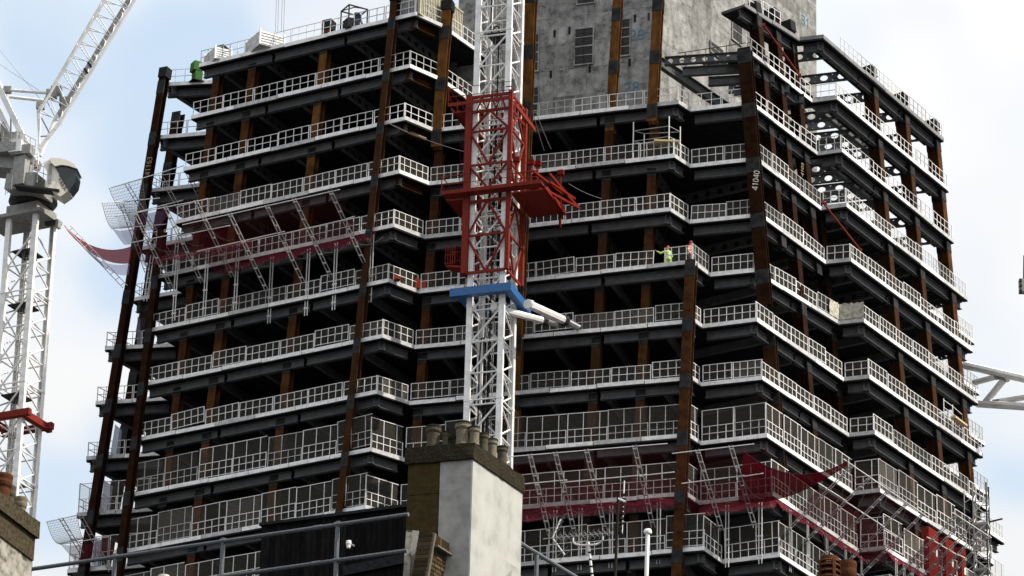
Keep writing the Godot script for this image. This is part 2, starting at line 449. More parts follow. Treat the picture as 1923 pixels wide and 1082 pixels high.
func set_plan() -> void:
	# A-B long left face, B-C return, C-D centre face, D-E step, E-F short face, F-G right face, G-H step, H-I far right face, J tip of the wing
	plan.append({"A": Vector2(-20.40, -245.30), "B": Vector2(-6.45, -237.20), "C": Vector2(-4.70, -238.88), "D": Vector2(10.28, -234.04), "E": Vector2(10.65, -234.49), "F": Vector2(13.93, -234.78), "G": Vector2(17.65, -239.39), "H": Vector2(19.12, -238.94), "I": Vector2(28.15, -253.44), "J": Vector2(-22.78, -248.17)})
	plan.append({"A": Vector2(-20.69, -245.13), "B": Vector2(-6.66, -236.92), "C": Vector2(-4.88, -238.59), "D": Vector2(10.06, -233.71), "E": Vector2(10.64, -234.48), "F": Vector2(14.03, -233.58), "G": Vector2(18.51, -240.41), "H": Vector2(20.00, -239.86), "I": Vector2(28.40, -253.23), "J": Vector2(-23.10, -248.28)})
	plan.append({"A": Vector2(-20.97, -244.96), "B": Vector2(-6.86, -236.64), "C": Vector2(-5.06, -238.30), "D": Vector2(9.83, -233.37), "E": Vector2(10.63, -234.47), "F": Vector2(14.25, -233.29), "G": Vector2(18.81, -240.17), "H": Vector2(20.26, -239.61), "I": Vector2(28.64, -253.01), "J": Vector2(-23.43, -248.39)})
	plan.append({"A": Vector2(-21.25, -244.79), "B": Vector2(-7.06, -236.35), "C": Vector2(-5.24, -238.00), "D": Vector2(9.61, -233.04), "E": Vector2(10.63, -234.46), "F": Vector2(14.57, -233.19), "G": Vector2(19.04, -240.23), "H": Vector2(20.53, -239.62), "I": Vector2(29.54, -253.73), "J": Vector2(-23.80, -249.14)})
	plan.append({"A": Vector2(-22.13, -244.84), "B": Vector2(-7.26, -236.07), "C": Vector2(-5.42, -237.71), "D": Vector2(9.39, -232.71), "E": Vector2(10.62, -234.44), "F": Vector2(14.85, -233.15), "G": Vector2(19.25, -239.95), "H": Vector2(20.76, -239.45), "I": Vector2(29.76, -253.38), "J": Vector2(-24.08, -248.61)})
	plan.append({"A": Vector2(-22.35, -244.60), "B": Vector2(-7.46, -235.79), "C": Vector2(-5.60, -237.41), "D": Vector2(10.72, -231.83), "E": Vector2(11.85, -233.73), "F": Vector2(14.43, -232.89), "G": Vector2(20.10, -240.61), "H": Vector2(21.58, -240.09), "I": Vector2(29.98, -253.03), "J": Vector2(-25.46, -247.65)})
	plan.append({"A": Vector2(-22.57, -244.35), "B": Vector2(-7.66, -235.51), "C": Vector2(-5.78, -237.12), "D": Vector2(10.85, -232.01), "E": Vector2(11.34, -232.81), "F": Vector2(14.50, -231.56), "G": Vector2(20.36, -240.54), "H": Vector2(21.87, -240.01), "I": Vector2(30.19, -252.69), "J": Vector2(-25.81, -247.59)})
	plan.append({"A": Vector2(-22.79, -244.11), "B": Vector2(-7.86, -235.23), "C": Vector2(-5.96, -236.82), "D": Vector2(10.70, -231.72), "E": Vector2(11.30, -232.72), "F": Vector2(14.81, -231.44), "G": Vector2(20.62, -240.28), "H": Vector2(22.13, -239.73), "I": Vector2(30.41, -252.34), "J": Vector2(-26.15, -247.53)})
	plan.append({"A": Vector2(-23.01, -243.86), "B": Vector2(-8.06, -234.95), "C": Vector2(-6.14, -236.53), "D": Vector2(10.55, -231.44), "E": Vector2(11.26, -232.62), "F": Vector2(15.05, -231.08), "G": Vector2(20.88, -240.21), "H": Vector2(22.40, -239.60), "I": Vector2(30.62, -251.99), "J": Vector2(-26.50, -247.47)})
	plan.append({"A": Vector2(-23.23, -243.61), "B": Vector2(-8.26, -234.67), "C": Vector2(-6.32, -236.23), "D": Vector2(10.40, -231.15), "E": Vector2(11.21, -232.53), "F": Vector2(15.36, -230.84), "G": Vector2(21.15, -240.05), "H": Vector2(22.67, -239.42), "I": Vector2(30.84, -251.64), "J": Vector2(-26.84, -247.41)})
	plan.append({"A": Vector2(-23.45, -243.37), "B": Vector2(-8.46, -234.39), "C": Vector2(-6.50, -235.94), "D": Vector2(11.40, -229.97), "E": Vector2(12.62, -232.14), "F": Vector2(15.78, -230.72), "G": Vector2(21.41, -239.90), "H": Vector2(22.94, -239.25), "I": Vector2(31.06, -251.29), "J": Vector2(-27.19, -247.35)})
	plan.append({"A": Vector2(-23.67, -243.12), "B": Vector2(-8.66, -234.10), "C": Vector2(-6.68, -235.64), "D": Vector2(11.40, -229.97), "E": Vector2(12.62, -232.14), "F": Vector2(16.03, -230.45), "G": Vector2(21.67, -239.75), "H": Vector2(23.21, -239.07), "I": Vector2(31.27, -250.94), "J": Vector2(-27.53, -247.29)})
	plan.append({"A": Vector2(-23.89, -242.88), "B": Vector2(-8.86, -233.82), "C": Vector2(-6.86, -235.35), "D": Vector2(11.40, -229.97), "E": Vector2(12.62, -232.14), "F": Vector2(16.34, -230.22), "G": Vector2(21.93, -239.61), "H": Vector2(23.48, -238.90), "I": Vector2(31.49, -250.60), "J": Vector2(-27.87, -247.23)})
	for k in plan.size():
		var d: Dictionary = plan[k]
		var b := Vector2(BACK.x, BACK.z)
		var a: Vector2 = d.A
		var j: Vector2 = d.J
		var i: Vector2 = d.I
		d.K = a + b * 2.6
		d.JB = j + b * 9.0
		d.I1 = i + Vector2(-0.95, -0.31) * 3.0
		d.I2 = d.I1 + b * 7.5
		if k >= 7:
			d.I2 = Vector2(32.13, -258.29) + Vector2(0.05, 0.1) * (k - 7)
			d.I1 = d.I2 - b * 6.5
		d.I3 = d.I2 + Vector2(-0.95, -0.31) * 24.0
		d.JC = j + b * 26.0
		d.N = d.C + b * 9.0

func face_name(f: String) -> String:
	return {"AB": "long left face", "BC": "return beside the centre face", "CN": "return towards the core", "CD": "centre face", "DE": "step by the centre face", "EF": "narrow face", "FG": "near right face", "GH": "right-hand step", "HI": "far right face", "JK": "left wing", "JJ": "left wing's outer side", "I1I2": "rear right wing"}[f]

func floor_name(k: int) -> String:
	return ["top", "second from top", "third from top", "fourth from top", "fifth from top", "sixth from top", "seventh from top", "eighth from top", "ninth from top", "tenth from top", "eleventh from top", "twelfth from top", "thirteenth from top"][k]

func outline(k: int) -> Array:
	# list of closed rings (corner names) decked at floor k
	if k == 0 or k == 1:
		return [["J", "K", "A", "B", "C", "N", "JC"], ["F", "G", "H", "I", "IS", "HS", "GS", "FS"]]
	if k == 2:
		return [["J", "K", "A", "B", "C", "D", "E", "F", "G", "GIN", "I3", "JC"], ["G", "H", "I", "IS", "HS", "GS"]]
	return [["J", "K", "A", "B", "C", "D", "E", "F", "G", "H", "I", "I1", "I2", "I3", "JC"]]

func corner(k: int, n: String) -> Vector2:
	var d: Dictionary = plan[k]
	var inw := Vector2(-0.838, -0.545)
	match n:
		"IS": return d.I + inw * 1.5
		"HS": return d.H + inw * 1.5 + Vector2(0.545, -0.838) * 0.3
		"GS": return d.G + inw * 1.9
		"FS": return d.F + inw * 1.9 + Vector2(0.545, -0.838) * 0.2
		"GIN": return d.G + Vector2(-0.95, -0.31) * 5.0
	return d[n]

const EDGES := [["J", "K"], ["K", "A"], ["A", "B"], ["B", "C"], ["C", "N"], ["C", "D"], ["D", "E"], ["E", "F"], ["F", "G"], ["G", "H"], ["H", "I"], ["I", "I1"], ["I1", "I2"], ["J", "JB"]]

func has_edge(k: int, a: String, b: String) -> bool:
	if a == "C" and b == "N":
		return k < 2
	if k < 2:
		return a in ["J", "K", "A", "B", "F", "G", "H"]
	if k == 2:
		return not a in ["I", "I1"]
	return true

func build_tower() -> Node3D:
	var t := thing("steel_tower", "unfinished dark steel-framed tower of rusty columns, open floors and a raw concrete core", "building")
	var trims := [M.trim, M.trim, M.trim_dull, M.trim]
	for k in LEVELS:
		var y := TOP - k * DH
		var st := mb()
		var ceil_st := mb()
		for ring in outline(k):
			var poly := PackedVector2Array()
			for n in ring:
				poly.append(corner(k, n))
			if Geometry2D.is_polygon_clockwise(poly):
				poly.reverse()
			var inner: Array = Geometry2D.offset_polygon(poly, -0.06)
			var shape: PackedVector2Array = inner[0] if inner.size() > 0 else poly
			s_prism(st, shape, y - 0.02, y + 0.16)
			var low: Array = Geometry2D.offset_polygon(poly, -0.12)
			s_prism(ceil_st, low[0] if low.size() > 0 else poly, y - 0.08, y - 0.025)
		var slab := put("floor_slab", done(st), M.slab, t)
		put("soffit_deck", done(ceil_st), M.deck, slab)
		for e in EDGES:
			if not has_edge(k, e[0], e[1]):
				continue
			var p := v(k, e[0])
			var q := v(k, e[1])
			var d := (q - p).normalized()
			var out := Vector3(-d.z, 0, d.x)
			if e[0] == "J" and e[1] == "JB":
				out = -out
			var l := p.distance_to(q)
			# pressed metal edge trim in lengths
			var n := maxi(1, roundi(l / 3.1))
			for i in n:
				var g0 := 0.0 if i == 0 else 0.025
				var g1 := 0.0 if i == n - 1 else 0.025
				var a := p + d * (l * i / n + g0)
				var b := p + d * (l * (i + 1) / n - g1)
				var drop: float = rng.randf_range(-0.03, 0.03)
				var mm: Material = trims[rng.randi() % 4]
				if k == 0 and e[0] in ["F", "G", "H"]:
					mm = M.trim_grey
				elif e[0] in ["D", "G"] or (e[0] == "B" and k > 3):
					mm = M.trim_dull
				var up_c := Vector3(0, 0.13 + drop, 0)
				beam("edge_trim", a + up_c - out * 0.02, b + up_c - out * 0.02, 0.25, 0.05, mm, slab)
			# the thin ledge under the trim
			beam("edge_ledge", p - out * 0.14 + Vector3(0, -0.055, 0), q - out * 0.14 + Vector3(0, -0.055, 0), 0.05, 0.26, M.primer_dark, slab)
			if e[0] in ["I", "K"] or e[1] == "N":
				continue
			# edge beams, bay by bay
			var bays := maxi(1, roundi(l / 5.2))
			for i in bays:
				var a := p + d * (l * i / bays + 0.12) - out * 0.5 + Vector3(0, -0.36, 0)
				var b := p + d * (l * (i + 1) / bays - 0.12) - out * 0.5 + Vector3(0, -0.36, 0)
				var bm: Material = M.rust if (e[0] == "B" and k < 4) else M.primer
				put("edge_beam", unit_girder(), bm, slab, sized(span(a, b), Vector3(a.distance_to(b), 0.5, 0.3)))
		# floor beams seen from below
		if k < LEVELS - 1:
			floor_beams(k, slab)
	columns(t)
	core(t)
	return t

func cell_girder() -> Mesh:
	# a beam 6 m long with round holes in its web
	if not meshes.has("cells"):
		var st := mb()
		s_box(st, Transform3D(Basis.IDENTITY, Vector3(0, 0.29, 0)), Vector3(6, 0.03, 0.26))
		s_box(st, Transform3D(Basis.IDENTITY, Vector3(0, -0.29, 0)), Vector3(6, 0.03, 0.26))
		for i in 7:
			var cx := -3.0 + 6.0 / 7.0 * (i + 0.5)
			var hw := 3.0 / 7.0
			var ring := []
			var rim := []
			for s in 16:
				var a := TAU * s / 16.0
				ring.append(Vector3(cx + cos(a) * 0.19, sin(a) * 0.19, 0))
				var sc := minf(hw / maxf(absf(cos(a)), 0.001), 0.28 / maxf(absf(sin(a)), 0.001))
				rim.append(Vector3(cx + cos(a) * sc, sin(a) * sc, 0))
			for s in 16:
				var s1 := (s + 1) % 16
				for z in [-0.008, 0.008]:
					var o := Vector3(0, 0, z)
					quad(st, ring[s] + o, rim[s] + o, rim[s1] + o, ring[s1] + o)
				quad(st, ring[s] + Vector3(0, 0, -0.008), ring[s] + Vector3(0, 0, 0.008), ring[s1] + Vector3(0, 0, 0.008), ring[s1] + Vector3(0, 0, -0.008))
		meshes["cells"] = done(st)
	return meshes["cells"]

func floor_beams(k: int, slab: Node) -> void:
	# beams at right angles to each long face
	for f in [["A", "B", 3.0, 2], ["C", "D", 3.0, 2], ["F", "G", 2.9, 2], ["H", "I", 2.7, 2]]:
		if k < 2 and f[0] == "C" or k < 3 and f[0] in ["F", "H"]:
			continue
		var p := v(k, f[0])
		var q := v(k, f[1])
		var d := (q - p).normalized()
		var inw := Vector3(d.z, 0, -d.x)
		var l := p.distance_to(q)
		var n := int(l / f[2])
		var holes: bool = k < 5
		for i in n:
			var a := p + d * (l * (i + 0.5) / n) + inw * 0.7 + Vector3(0, -0.4, 0)
			var b := a + inw * 6.0
			var xf := span(a, b)
			if holes:
				put("floor_beam", cell_girder(), M.primer, slab, xf)
			else:
				put("floor_beam", unit_girder(), M.primer, slab, sized(xf, Vector3(6.0, 0.5, 0.24)))
	# a line of heavier beams parallel to the faces
	for f in [["A", "B"], ["C", "D"], ["H", "I"]]:
		if k < 2 and f[0] == "C" or k < 3 and f[0] == "H":
			continue
		var p := v(k, f[0])
		var q := v(k, f[1])
		var d := (q - p).normalized()
		var inw := Vector3(d.z, 0, -d.x)
		var a := p + inw * 6.8 + d * 1.0 + Vector3(0, -0.42, 0)
		var b := q + inw * 6.8 - d * 1.0 + Vector3(0, -0.42, 0)
		put("floor_beam", unit_girder(), M.primer, slab, sized(span(a, b), Vector3(a.distance_to(b), 0.65, 0.3)))
	if k < 3:
		# open steelwork between the right-hand edge strip and the core
		for f in [["H", "I", 5]]:
			var p := v(k, f[0])
			var q := v(k, f[1])
			for i in f[2]:
				var a := p.lerp(q, (i + 0.4) / f[2]) + Vector3(-0.838, 0, -0.545) * 0.6 + Vector3(0, -0.35, 0)
				var b := a + Vector3(-0.95, 0, -0.31) * 8.0
				put("floor_beam", cell_girder(), M.primer, slab, sized(span(a, b), Vector3(a.distance_to(b) / 6.0, 1, 1)))
			for off in [4.6]:
				var a: Vector3 = p + Vector3(-0.95, 0, -0.31) * off + Vector3(0, -0.42, 0)
				var b: Vector3 = q + Vector3(-0.95, 0, -0.31) * off + Vector3(0, -0.42, 0)
				put("floor_beam", unit_girder(), M.primer, slab, sized(span(a, b), Vector3(a.distance_to(b), 0.6, 0.32)))
	if k == 1:
		# bare beams over the narrow face, floor not laid yet
		var e: Vector3 = Vector3(8.50, 118.60, -234.63)
		var g: Vector3 = Vector3(13.90, 118.60, -233.59)
		var dn := (g - e).normalized()
		put("floor_beam", cell_girder(), M.primer, slab, sized(span(e + Vector3(0.5, -0.3, 0), g + Vector3(0, -0.3, 0)), Vector3((e.distance_to(g) - 0.5) / 6.0, 0.9, 1.2)))
		for i in 4:
			var a := e + BACK * (1.7 * (i + 1)) + Vector3(0, -0.35, 0) + dn * (0.75 * (i + 1))
			var b := g + BACK * (1.7 * (i + 1)) + Vector3(0, -0.35, 0) + dn * 0.1 * i
			put("floor_beam", unit_girder(), M.primer, slab, sized(span(a, b), Vector3(a.distance_to(b), 0.6, 0.3)))
		var a2: Vector3 = Vector3(8.67, 118.60, -234.69)
		put("floor_beam", unit_girder(), M.primer, slab, sized(span(a2 + Vector3(0, -0.3, 0), a2 + BACK * 11.0 + Vector3(0.6, -0.3, 0)), Vector3(11.0, 0.7, 0.34)))

func column(t: Node, a: Vector3, b: Vector3, k0: float, k1: float, w: float, dep: float, face: Vector3, m: Material) -> void:
	# a is the point at floor 0 height, b at floor 10 height; steel from floor k0 down to k1
	var up := (a - b) / 10.0
	var top := a - up * k0
	var bot := a - up * k1
	var xf := span(bot, top, face)
	var x := xf.basis.x
	var z := (face - x * face.dot(x)).normalized()
	var yv := z.cross(x)
	xf = Transform3D(Basis(x, yv, z), (top + bot) * 0.5)
	var c := put("column", unit_column(), m, t, sized(xf, Vector3(top.distance_to(bot), w, dep)))
	var inv := c.transform.affine_inverse()
	for k in range(ceili(k0 - 0.001), floori(k1) + 1):
		var p := a - up * (k + 0.11)
		var s := put("splice", unit_column(), M.splice, c)
		s.transform = inv * sized(Transform3D(Basis(x, yv, z), p), Vector3(0.95, w + 0.04, dep + 0.04))
	if k0 < -0.1:
		var cap := put("splice_plates", unit_box(), M.primer_dark, c)
		cap.transform = inv * sized(Transform3D(Basis(x, yv, z), top - x * 0.25), Vector3(0.7, w + 0.12, dep + 0.12))

func columns(t: Node) -> void:
	var nl := Vector3(-0.51, 0, 0.86)
	var nc := Vector3(-0.31, 0, 0.95)
	var nr := Vector3(0.838, 0, 0.545)
	var yb := TOP - 10 * DH
	# at floor 0 (x, z), at floor 10 (x, z), first and last floor, width, depth, outward, set outwards
	var rows := [
		[Vector2(-19.09, -245.48), Vector2(-21.09, -242.86), -0.40, 8.2, 0.52, 0.50, 0, nl, 0.00],
		[Vector2(-16.72, -244.09), Vector2(-18.86, -241.41), -0.40, 11.0, 0.56, 0.52, 0, nl, 0.00],
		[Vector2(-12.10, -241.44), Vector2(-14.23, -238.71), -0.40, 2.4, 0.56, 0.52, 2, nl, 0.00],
		[Vector2(-12.10, -241.44), Vector2(-14.23, -238.71), 2.40, 11.0, 0.56, 0.52, 0, nl, 0.00],
		[Vector2(-7.51, -238.40), Vector2(-9.63, -235.66), -0.50, 11.0, 0.46, 0.44, 0, nl, 0.60],
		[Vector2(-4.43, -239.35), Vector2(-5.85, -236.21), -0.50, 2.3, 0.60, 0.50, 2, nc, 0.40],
		[Vector2(-4.43, -239.35), Vector2(-5.85, -236.21), 2.30, 11.0, 0.54, 0.50, 0, nc, -0.25],
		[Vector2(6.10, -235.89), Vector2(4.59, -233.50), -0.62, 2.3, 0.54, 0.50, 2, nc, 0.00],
		[Vector2(6.10, -235.89), Vector2(4.59, -233.50), 2.30, 11.0, 0.54, 0.50, 0, nc, 0.00],
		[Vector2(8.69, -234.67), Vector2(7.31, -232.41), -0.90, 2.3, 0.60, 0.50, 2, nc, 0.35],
		[Vector2(8.69, -234.67), Vector2(7.31, -232.41), 2.30, 11.0, 0.54, 0.50, 0, nc, -0.30],
		[Vector2(14.71, -236.11), Vector2(18.31, -235.32), -0.20, 4.2, 0.55, 0.66, 1, nr, -0.12],
		[Vector2(16.02, -237.99), Vector2(18.99, -236.99), -0.35, 11.0, 0.55, 0.66, 1, nr, -0.12],
		[Vector2(17.14, -239.59), Vector2(20.78, -239.85), -0.35, 4.2, 0.55, 0.66, 1, nr, -0.12],
		[Vector2(22.74, -245.64), Vector2(25.27, -243.56), -0.35, 11.0, 0.55, 0.76, 0, nr, -0.14],
		[Vector2(25.12, -249.47), Vector2(27.66, -247.09), -0.35, 11.0, 0.55, 0.76, 0, nr, -0.14],
		[Vector2(27.55, -253.30), Vector2(29.94, -250.54), -0.35, 11.0, 0.55, 0.76, 0, nr, -0.14],
		[Vector2(13.62, -233.86), Vector2(16.20, -231.98), 0.95, 5.6, 0.80, 0.60, 1, nc, 0.00],
		[Vector2(13.90, -235.55), Vector2(16.35, -232.68), 5.60, 11.0, 0.75, 0.60, 0, nc, 0.00],
		[Vector2(11.30, -233.75), Vector2(9.93, -230.28), 4.95, 11.0, 0.60, 0.60, 0, nc, 0.00],
		[Vector2(-22.83, -247.76), Vector2(-26.06, -246.48), -0.25, 11.0, 0.50, 0.50, 1, nl, 0.00],
		[Vector2(-21.50, -246.37), Vector2(-23.31, -242.53), 3.10, 11.0, 0.44, 0.44, 1, nl, 0.00],
		[Vector2(-22.14, -252.34), Vector2(-25.45, -250.91), 0.00, 11.0, 0.62, 0.55, 1, nl, 0.00],
		[Vector2(18.06, -241.83), Vector2(21.02, -240.85), 2.90, 11.0, 0.60, 0.60, 1, nr, 0.00],
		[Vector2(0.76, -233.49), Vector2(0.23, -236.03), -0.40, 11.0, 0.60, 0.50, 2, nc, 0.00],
	]
	for r in rows:
		var o: Vector3 = r[7] * float(r[8])
		column(t, Vector3(r[0].x, TOP, r[0].y) + o, Vector3(r[1].x, yb, r[1].y) + o, r[2], r[3], r[4], r[5], r[7], M.rust_shaded if r[6] == 1 else M.rust_lit if r[6] == 2 else [M.rust, M.rust1, M.rust2][rng.randi() % 3])

func core(t: Node) -> void:
	var c0 := Vector3(8.47, 0, -240.14)
	var dl := Vector3(-0.95, 0, -0.31).normalized()
	var dr := BACK.normalized()
	var y0 := TOP - 12.5 * DH
	var y1 := TOP + 13.8
	var lw := 13.0
	var rw := 21.4
	var st := mb()
	var ring := PackedVector2Array()
	for p in [c0, c0 + dl * lw, c0 + dl * lw + dr * rw, c0 + dr * rw]:
		ring.append(Vector2(p.x, p.z))
	s_prism(st, ring, y0, y1)
	var body := put("concrete_core", done(st), M.core_joint, t)
	# cast panels, one lift per storey in two pours; nl and nr face outwards
	for side in 2:
		var d: Vector3 = dl if side == 0 else dr
		var w: float = lw if side == 0 else rw
		var n := Vector3(-0.31, 0, 0.95).normalized() if side == 0 else Vector3(0.838, 0, 0.545)
		var cols := 6 if side == 0 else 9
		for r in 12:
			var yy := TOP - 2.0 * DH - 1.2 + r * 1.875
			for i in cols:
				var pw := w / cols
				var at: Vector3 = c0 + d * (pw * (i + 0.5)) + n * rng.randf_range(0.0, 0.005)
				at.y = yy + 0.94
				var xf := Transform3D(Basis(d, Vector3.UP, d.cross(Vector3.UP)), at)
				put("cast_panel", unit_box(), M["core%d" % (rng.randi() % 4)], body, sized(xf, Vector3(pw - 0.012, 1.865, 0.06)))
	# grey boarded openings: points on the core faces, width, height
	for o in [[Vector3(4.17, 122.63, -241.50), 1.23, 2.56, 4, Vector3(-0.310, 0, 0.951)], [Vector3(6.62, 122.92, -240.71), 0.91, 2.60, 4, Vector3(-0.310, 0, 0.951)], [Vector3(0.74, 122.60, -242.63), 1.21, 2.65, 4, Vector3(-0.310, 0, 0.951)], [Vector3(0.48, 126.74, -242.71), 1.29, 2.53, 4, Vector3(-0.310, 0, 0.951)], [Vector3(0.85, 118.95, -242.59), 1.13, 2.39, 4, Vector3(-0.310, 0, 0.951)], [Vector3(14.21, 128.01, -248.91), 1.26, 2.17, 3, Vector3(0.838, 0, 0.545)], [Vector3(12.79, 125.17, -246.71), 1.64, 0.76, 2, Vector3(0.838, 0, 0.545)], [Vector3(4.24, 126.90, -241.48), 1.17, 2.52, 3, Vector3(-0.310, 0, 0.951)]]:
		var n: Vector3 = o[4]
		var d := Vector3(n.z, 0, -n.x)
		var b := Basis(d, Vector3.UP, n)
		var op := put("opening", unit_box(), M.void_dark, body, sized(Transform3D(b, o[0] + n * 0.02), Vector3(o[1], o[2], 0.1)))
		var inv := op.transform.affine_inverse()
		var rows: int = o[3]
		for i in rows:
			for j in 2:
				var p: Vector3 = o[0] + n * 0.055 + d * o[1] * (j - 0.5) * 0.5 + Vector3(0, o[2] * ((i + 0.5) / rows - 0.5), 0)
				var pane := put("board", unit_box(), M.opening, op)
				pane.transform = inv * sized(Transform3D(b, p), Vector3(o[1] * 0.5 - 0.05, o[2] / rows - 0.1, 0.05))
		for i in rows + 1:
			var p: Vector3 = o[0] + n * 0.06 + Vector3(0, o[2] * (float(i) / rows - 0.5), 0)
			var bar := put("frame_rail", unit_box(), M.core1, op)
			bar.transform = inv * sized(Transform3D(b, p), Vector3(o[1] + 0.1, 0.06 if i % 2 else 0.09, 0.07))
		for s in [-0.5, 0.5]:
			var p: Vector3 = o[0] + n * 0.06 + d * o[1] * s
			var bar := put("frame_side", unit_box(), M.core1, op)
			bar.transform = inv * sized(Transform3D(b, p), Vector3(0.07, o[2], 0.066))
	# cast-in pockets and plates left by the climbing formwork
	for p in [Vector3(2.30, 123.79, -242.13), Vector3(3.24, 123.89, -241.83), Vector3(4.56, 121.00, -241.40), Vector3(7.04, 121.12, -240.58), Vector3(7.34, 124.19, -240.49), Vector3(2.12, 120.95, -242.19), Vector3(8.20, 124.19, -240.21), Vector3(6.23, 124.91, -240.85)]:
		block("pocket", p, Vector3(0.16, 0.5, 0.1), M.void_dark, body, 0.3)
	for s in [["29", Vector3(7.48, 123.01, -240.42), Vector3(-0.310, 0, 0.951), 0.75], ["28", Vector3(7.19, 119.35, -240.51), Vector3(-0.310, 0, 0.951), 0.75], ["31", Vector3(19.34, 132.54, -256.77), Vector3(0.838, 0, 0.545), 0.80], ["30", Vector3(7.03, 126.92, -240.56), Vector3(-0.310, 0, 0.951), 0.75]]:
		var n: Vector3 = s[2]
		lettering(s[0], s[1], n, Vector3.UP, s[3], M.paint_blue, body, "painted_number")

func lettering(text: String, at: Vector3, n: Vector3, up: Vector3, size: float, m: Material, parent: Node, called := "lettering") -> void:
	var f := SystemFont.new()
	f.font_names = PackedStringArray(["Droid Sans"])
	var tm := TextMesh.new()
	tm.text = text
	tm.font = f
	tm.font_size = 64
	tm.pixel_size = size / 48.0
	tm.depth = 0.015
	var z := n.normalized()
	var y := (up - z * up.dot(z)).normalized()
	put(called, tm, m, parent, Transform3D(Basis(y.cross(z), y, z), at))

# ---------------------------------------------------------------- guard rails
func core_rail() -> void:
	var t := thing("guard_rail", "thin dark tube rail in front of the pale right side of the core", "guard rail")
	var a: Vector3 = Vector3(9.22, 118.60, -235.25)
	var b: Vector3 = Vector3(13.82, 118.60, -233.38)
	a += BACK * 1.2
	b += BACK * 1.2
	for y in [0.55, 1.1]:
		rod("rail", a + Vector3(0, y, 0), b + Vector3(0, y, 0), 0.03, M.primer, t)
	for i in 4:
		var p := a.lerp(b, 0.1 + i * 0.27)
		rod("post", p - Vector3(0, 0.3, 0), p + Vector3(0, 1.1, 0), 0.03, M.primer, t)

func rail_panel(l: float, kind: String) -> Mesh:
	var key := "%s%.2f" % [kind, l]
	if meshes.has(key):
		return meshes[key]
	var st := mb()
	var w := 0.038
	var h := {"open": 1.0, "mesh": 1.05, "tall": 2.0}[kind] as float
	var hor := {"open": [0.52, 1.0], "mesh": [0.06, 0.55, 1.03], "tall": [0.06, 0.5, 0.96, 1.98]}[kind] as Array
	for y in hor:
		s_box(st, Transform3D(Basis.IDENTITY, Vector3(l * 0.5, y, 0)), Vector3(l - 0.04, w, w * 0.8))
	var n := maxi(2, roundi(l / (0.62 if kind == "open" else 0.48)))
	for i in n + 1:
		var x := clampf(l * i / n, 0.05, l - 0.05)
		var full: bool = kind != "tall" or i % 2 == 0
		var hh: float = h if full else 0.96
		var ww := w * (1.25 if i == 0 or i == n else 0.9)
		s_box(st, Transform3D(Basis.IDENTITY, Vector3(x, hh * 0.5, 0)), Vector3(ww, hh, w))
	meshes[key] = done(st)
	return meshes[key]

func rails() -> void:
	for k in 11:
		for f in [["J", "K"], ["A", "B"], ["B", "C"], ["C", "N"], ["C", "D"], ["D", "E"], ["E", "F"], ["F", "G"], ["G", "H"], ["H", "I"], ["I1", "I2"], ["J", "JB"]]:
			if not has_edge(k, f[0], f[1]) and not (k == 2 and f[0] == "I1"):
				continue
			if k < 3 and f[0] == "I1":
				continue
			if k < 2 and f[0] == "J" and f[1] == "JB":
				continue
			if k == 0 and f[0] == "G":
				continue
			var name_f: String = "JJ" if f[1] == "JB" else f[0] + f[1]
			var kind := "open" if k < 3 else ("mesh" if k < 8 else "tall")
			if f[0] == "J":
				kind = "open" if k < 8 else "tall"
			var what: String = {"open": "open white guard rail", "mesh": "white mesh guard rail", "tall": "tall white mesh guard rail"}[kind]
			var p := v(k, f[0])
			var q := v(k, f[1])
			var d := (q - p).normalized()
			var out := Vector3(-d.z, 0, d.x)
			if f[1] == "JB":
				out = -out
				q = p + d * 4.0
			var l := p.distance_to(q)
			var t := thing("guard_rail", "%s on the %s, %s floor" % [what, face_name(name_f), floor_name(k)], "guard rail", p - out * 0.1 + Vector3(0, 0.2, 0), 0.0, "guard rails round the open floors")
			t.basis = Basis(d, Vector3.UP, d.cross(Vector3.UP))
			var n := maxi(1, roundi(l / 2.35))
			var pl := l / n
			var key := snappedf(pl, 0.02)
			for i in n:
				if k == 0 and (f[0] == "F" and i > 1 or f[0] == "H" and i == 0):
					continue
				var xf := Transform3D(Basis.IDENTITY, Vector3(pl * i, 0, 0.02 if i % 2 else -0.02))
				if kind != "open" and rng.randf() < 0.2:
					xf.origin.y += rng.randf_range(0.05, 0.16)
				xf.basis = Basis(Vector3(0, 0, 1), rng.randf_range(-0.012, 0.012) * (4.0 if rng.randf() < 0.12 and kind != "open" else 1.0))
				var pw := key
				if k == 5 and f[0] == "C" and i == n - 1:
					xf.origin.x += 0.62
					pw = snappedf(key - 0.62, 0.02)
				var pan := put("rail_panel", rail_panel(pw, kind), M.galv if rng.randf() < 0.78 else M.galv_dull, t, xf)
				if kind != "open":
					var h := 1.0 if kind == "mesh" else 1.95
					put("mesh_infill", unit_box(), M.infill if rng.randf() < 0.9 else M.infill_dusty, pan, sized(Transform3D(Basis.IDENTITY, Vector3(pw * 0.5, h * 0.5 + 0.03, -0.02)), Vector3(pw - 0.1, h - 0.04, 0.004)))

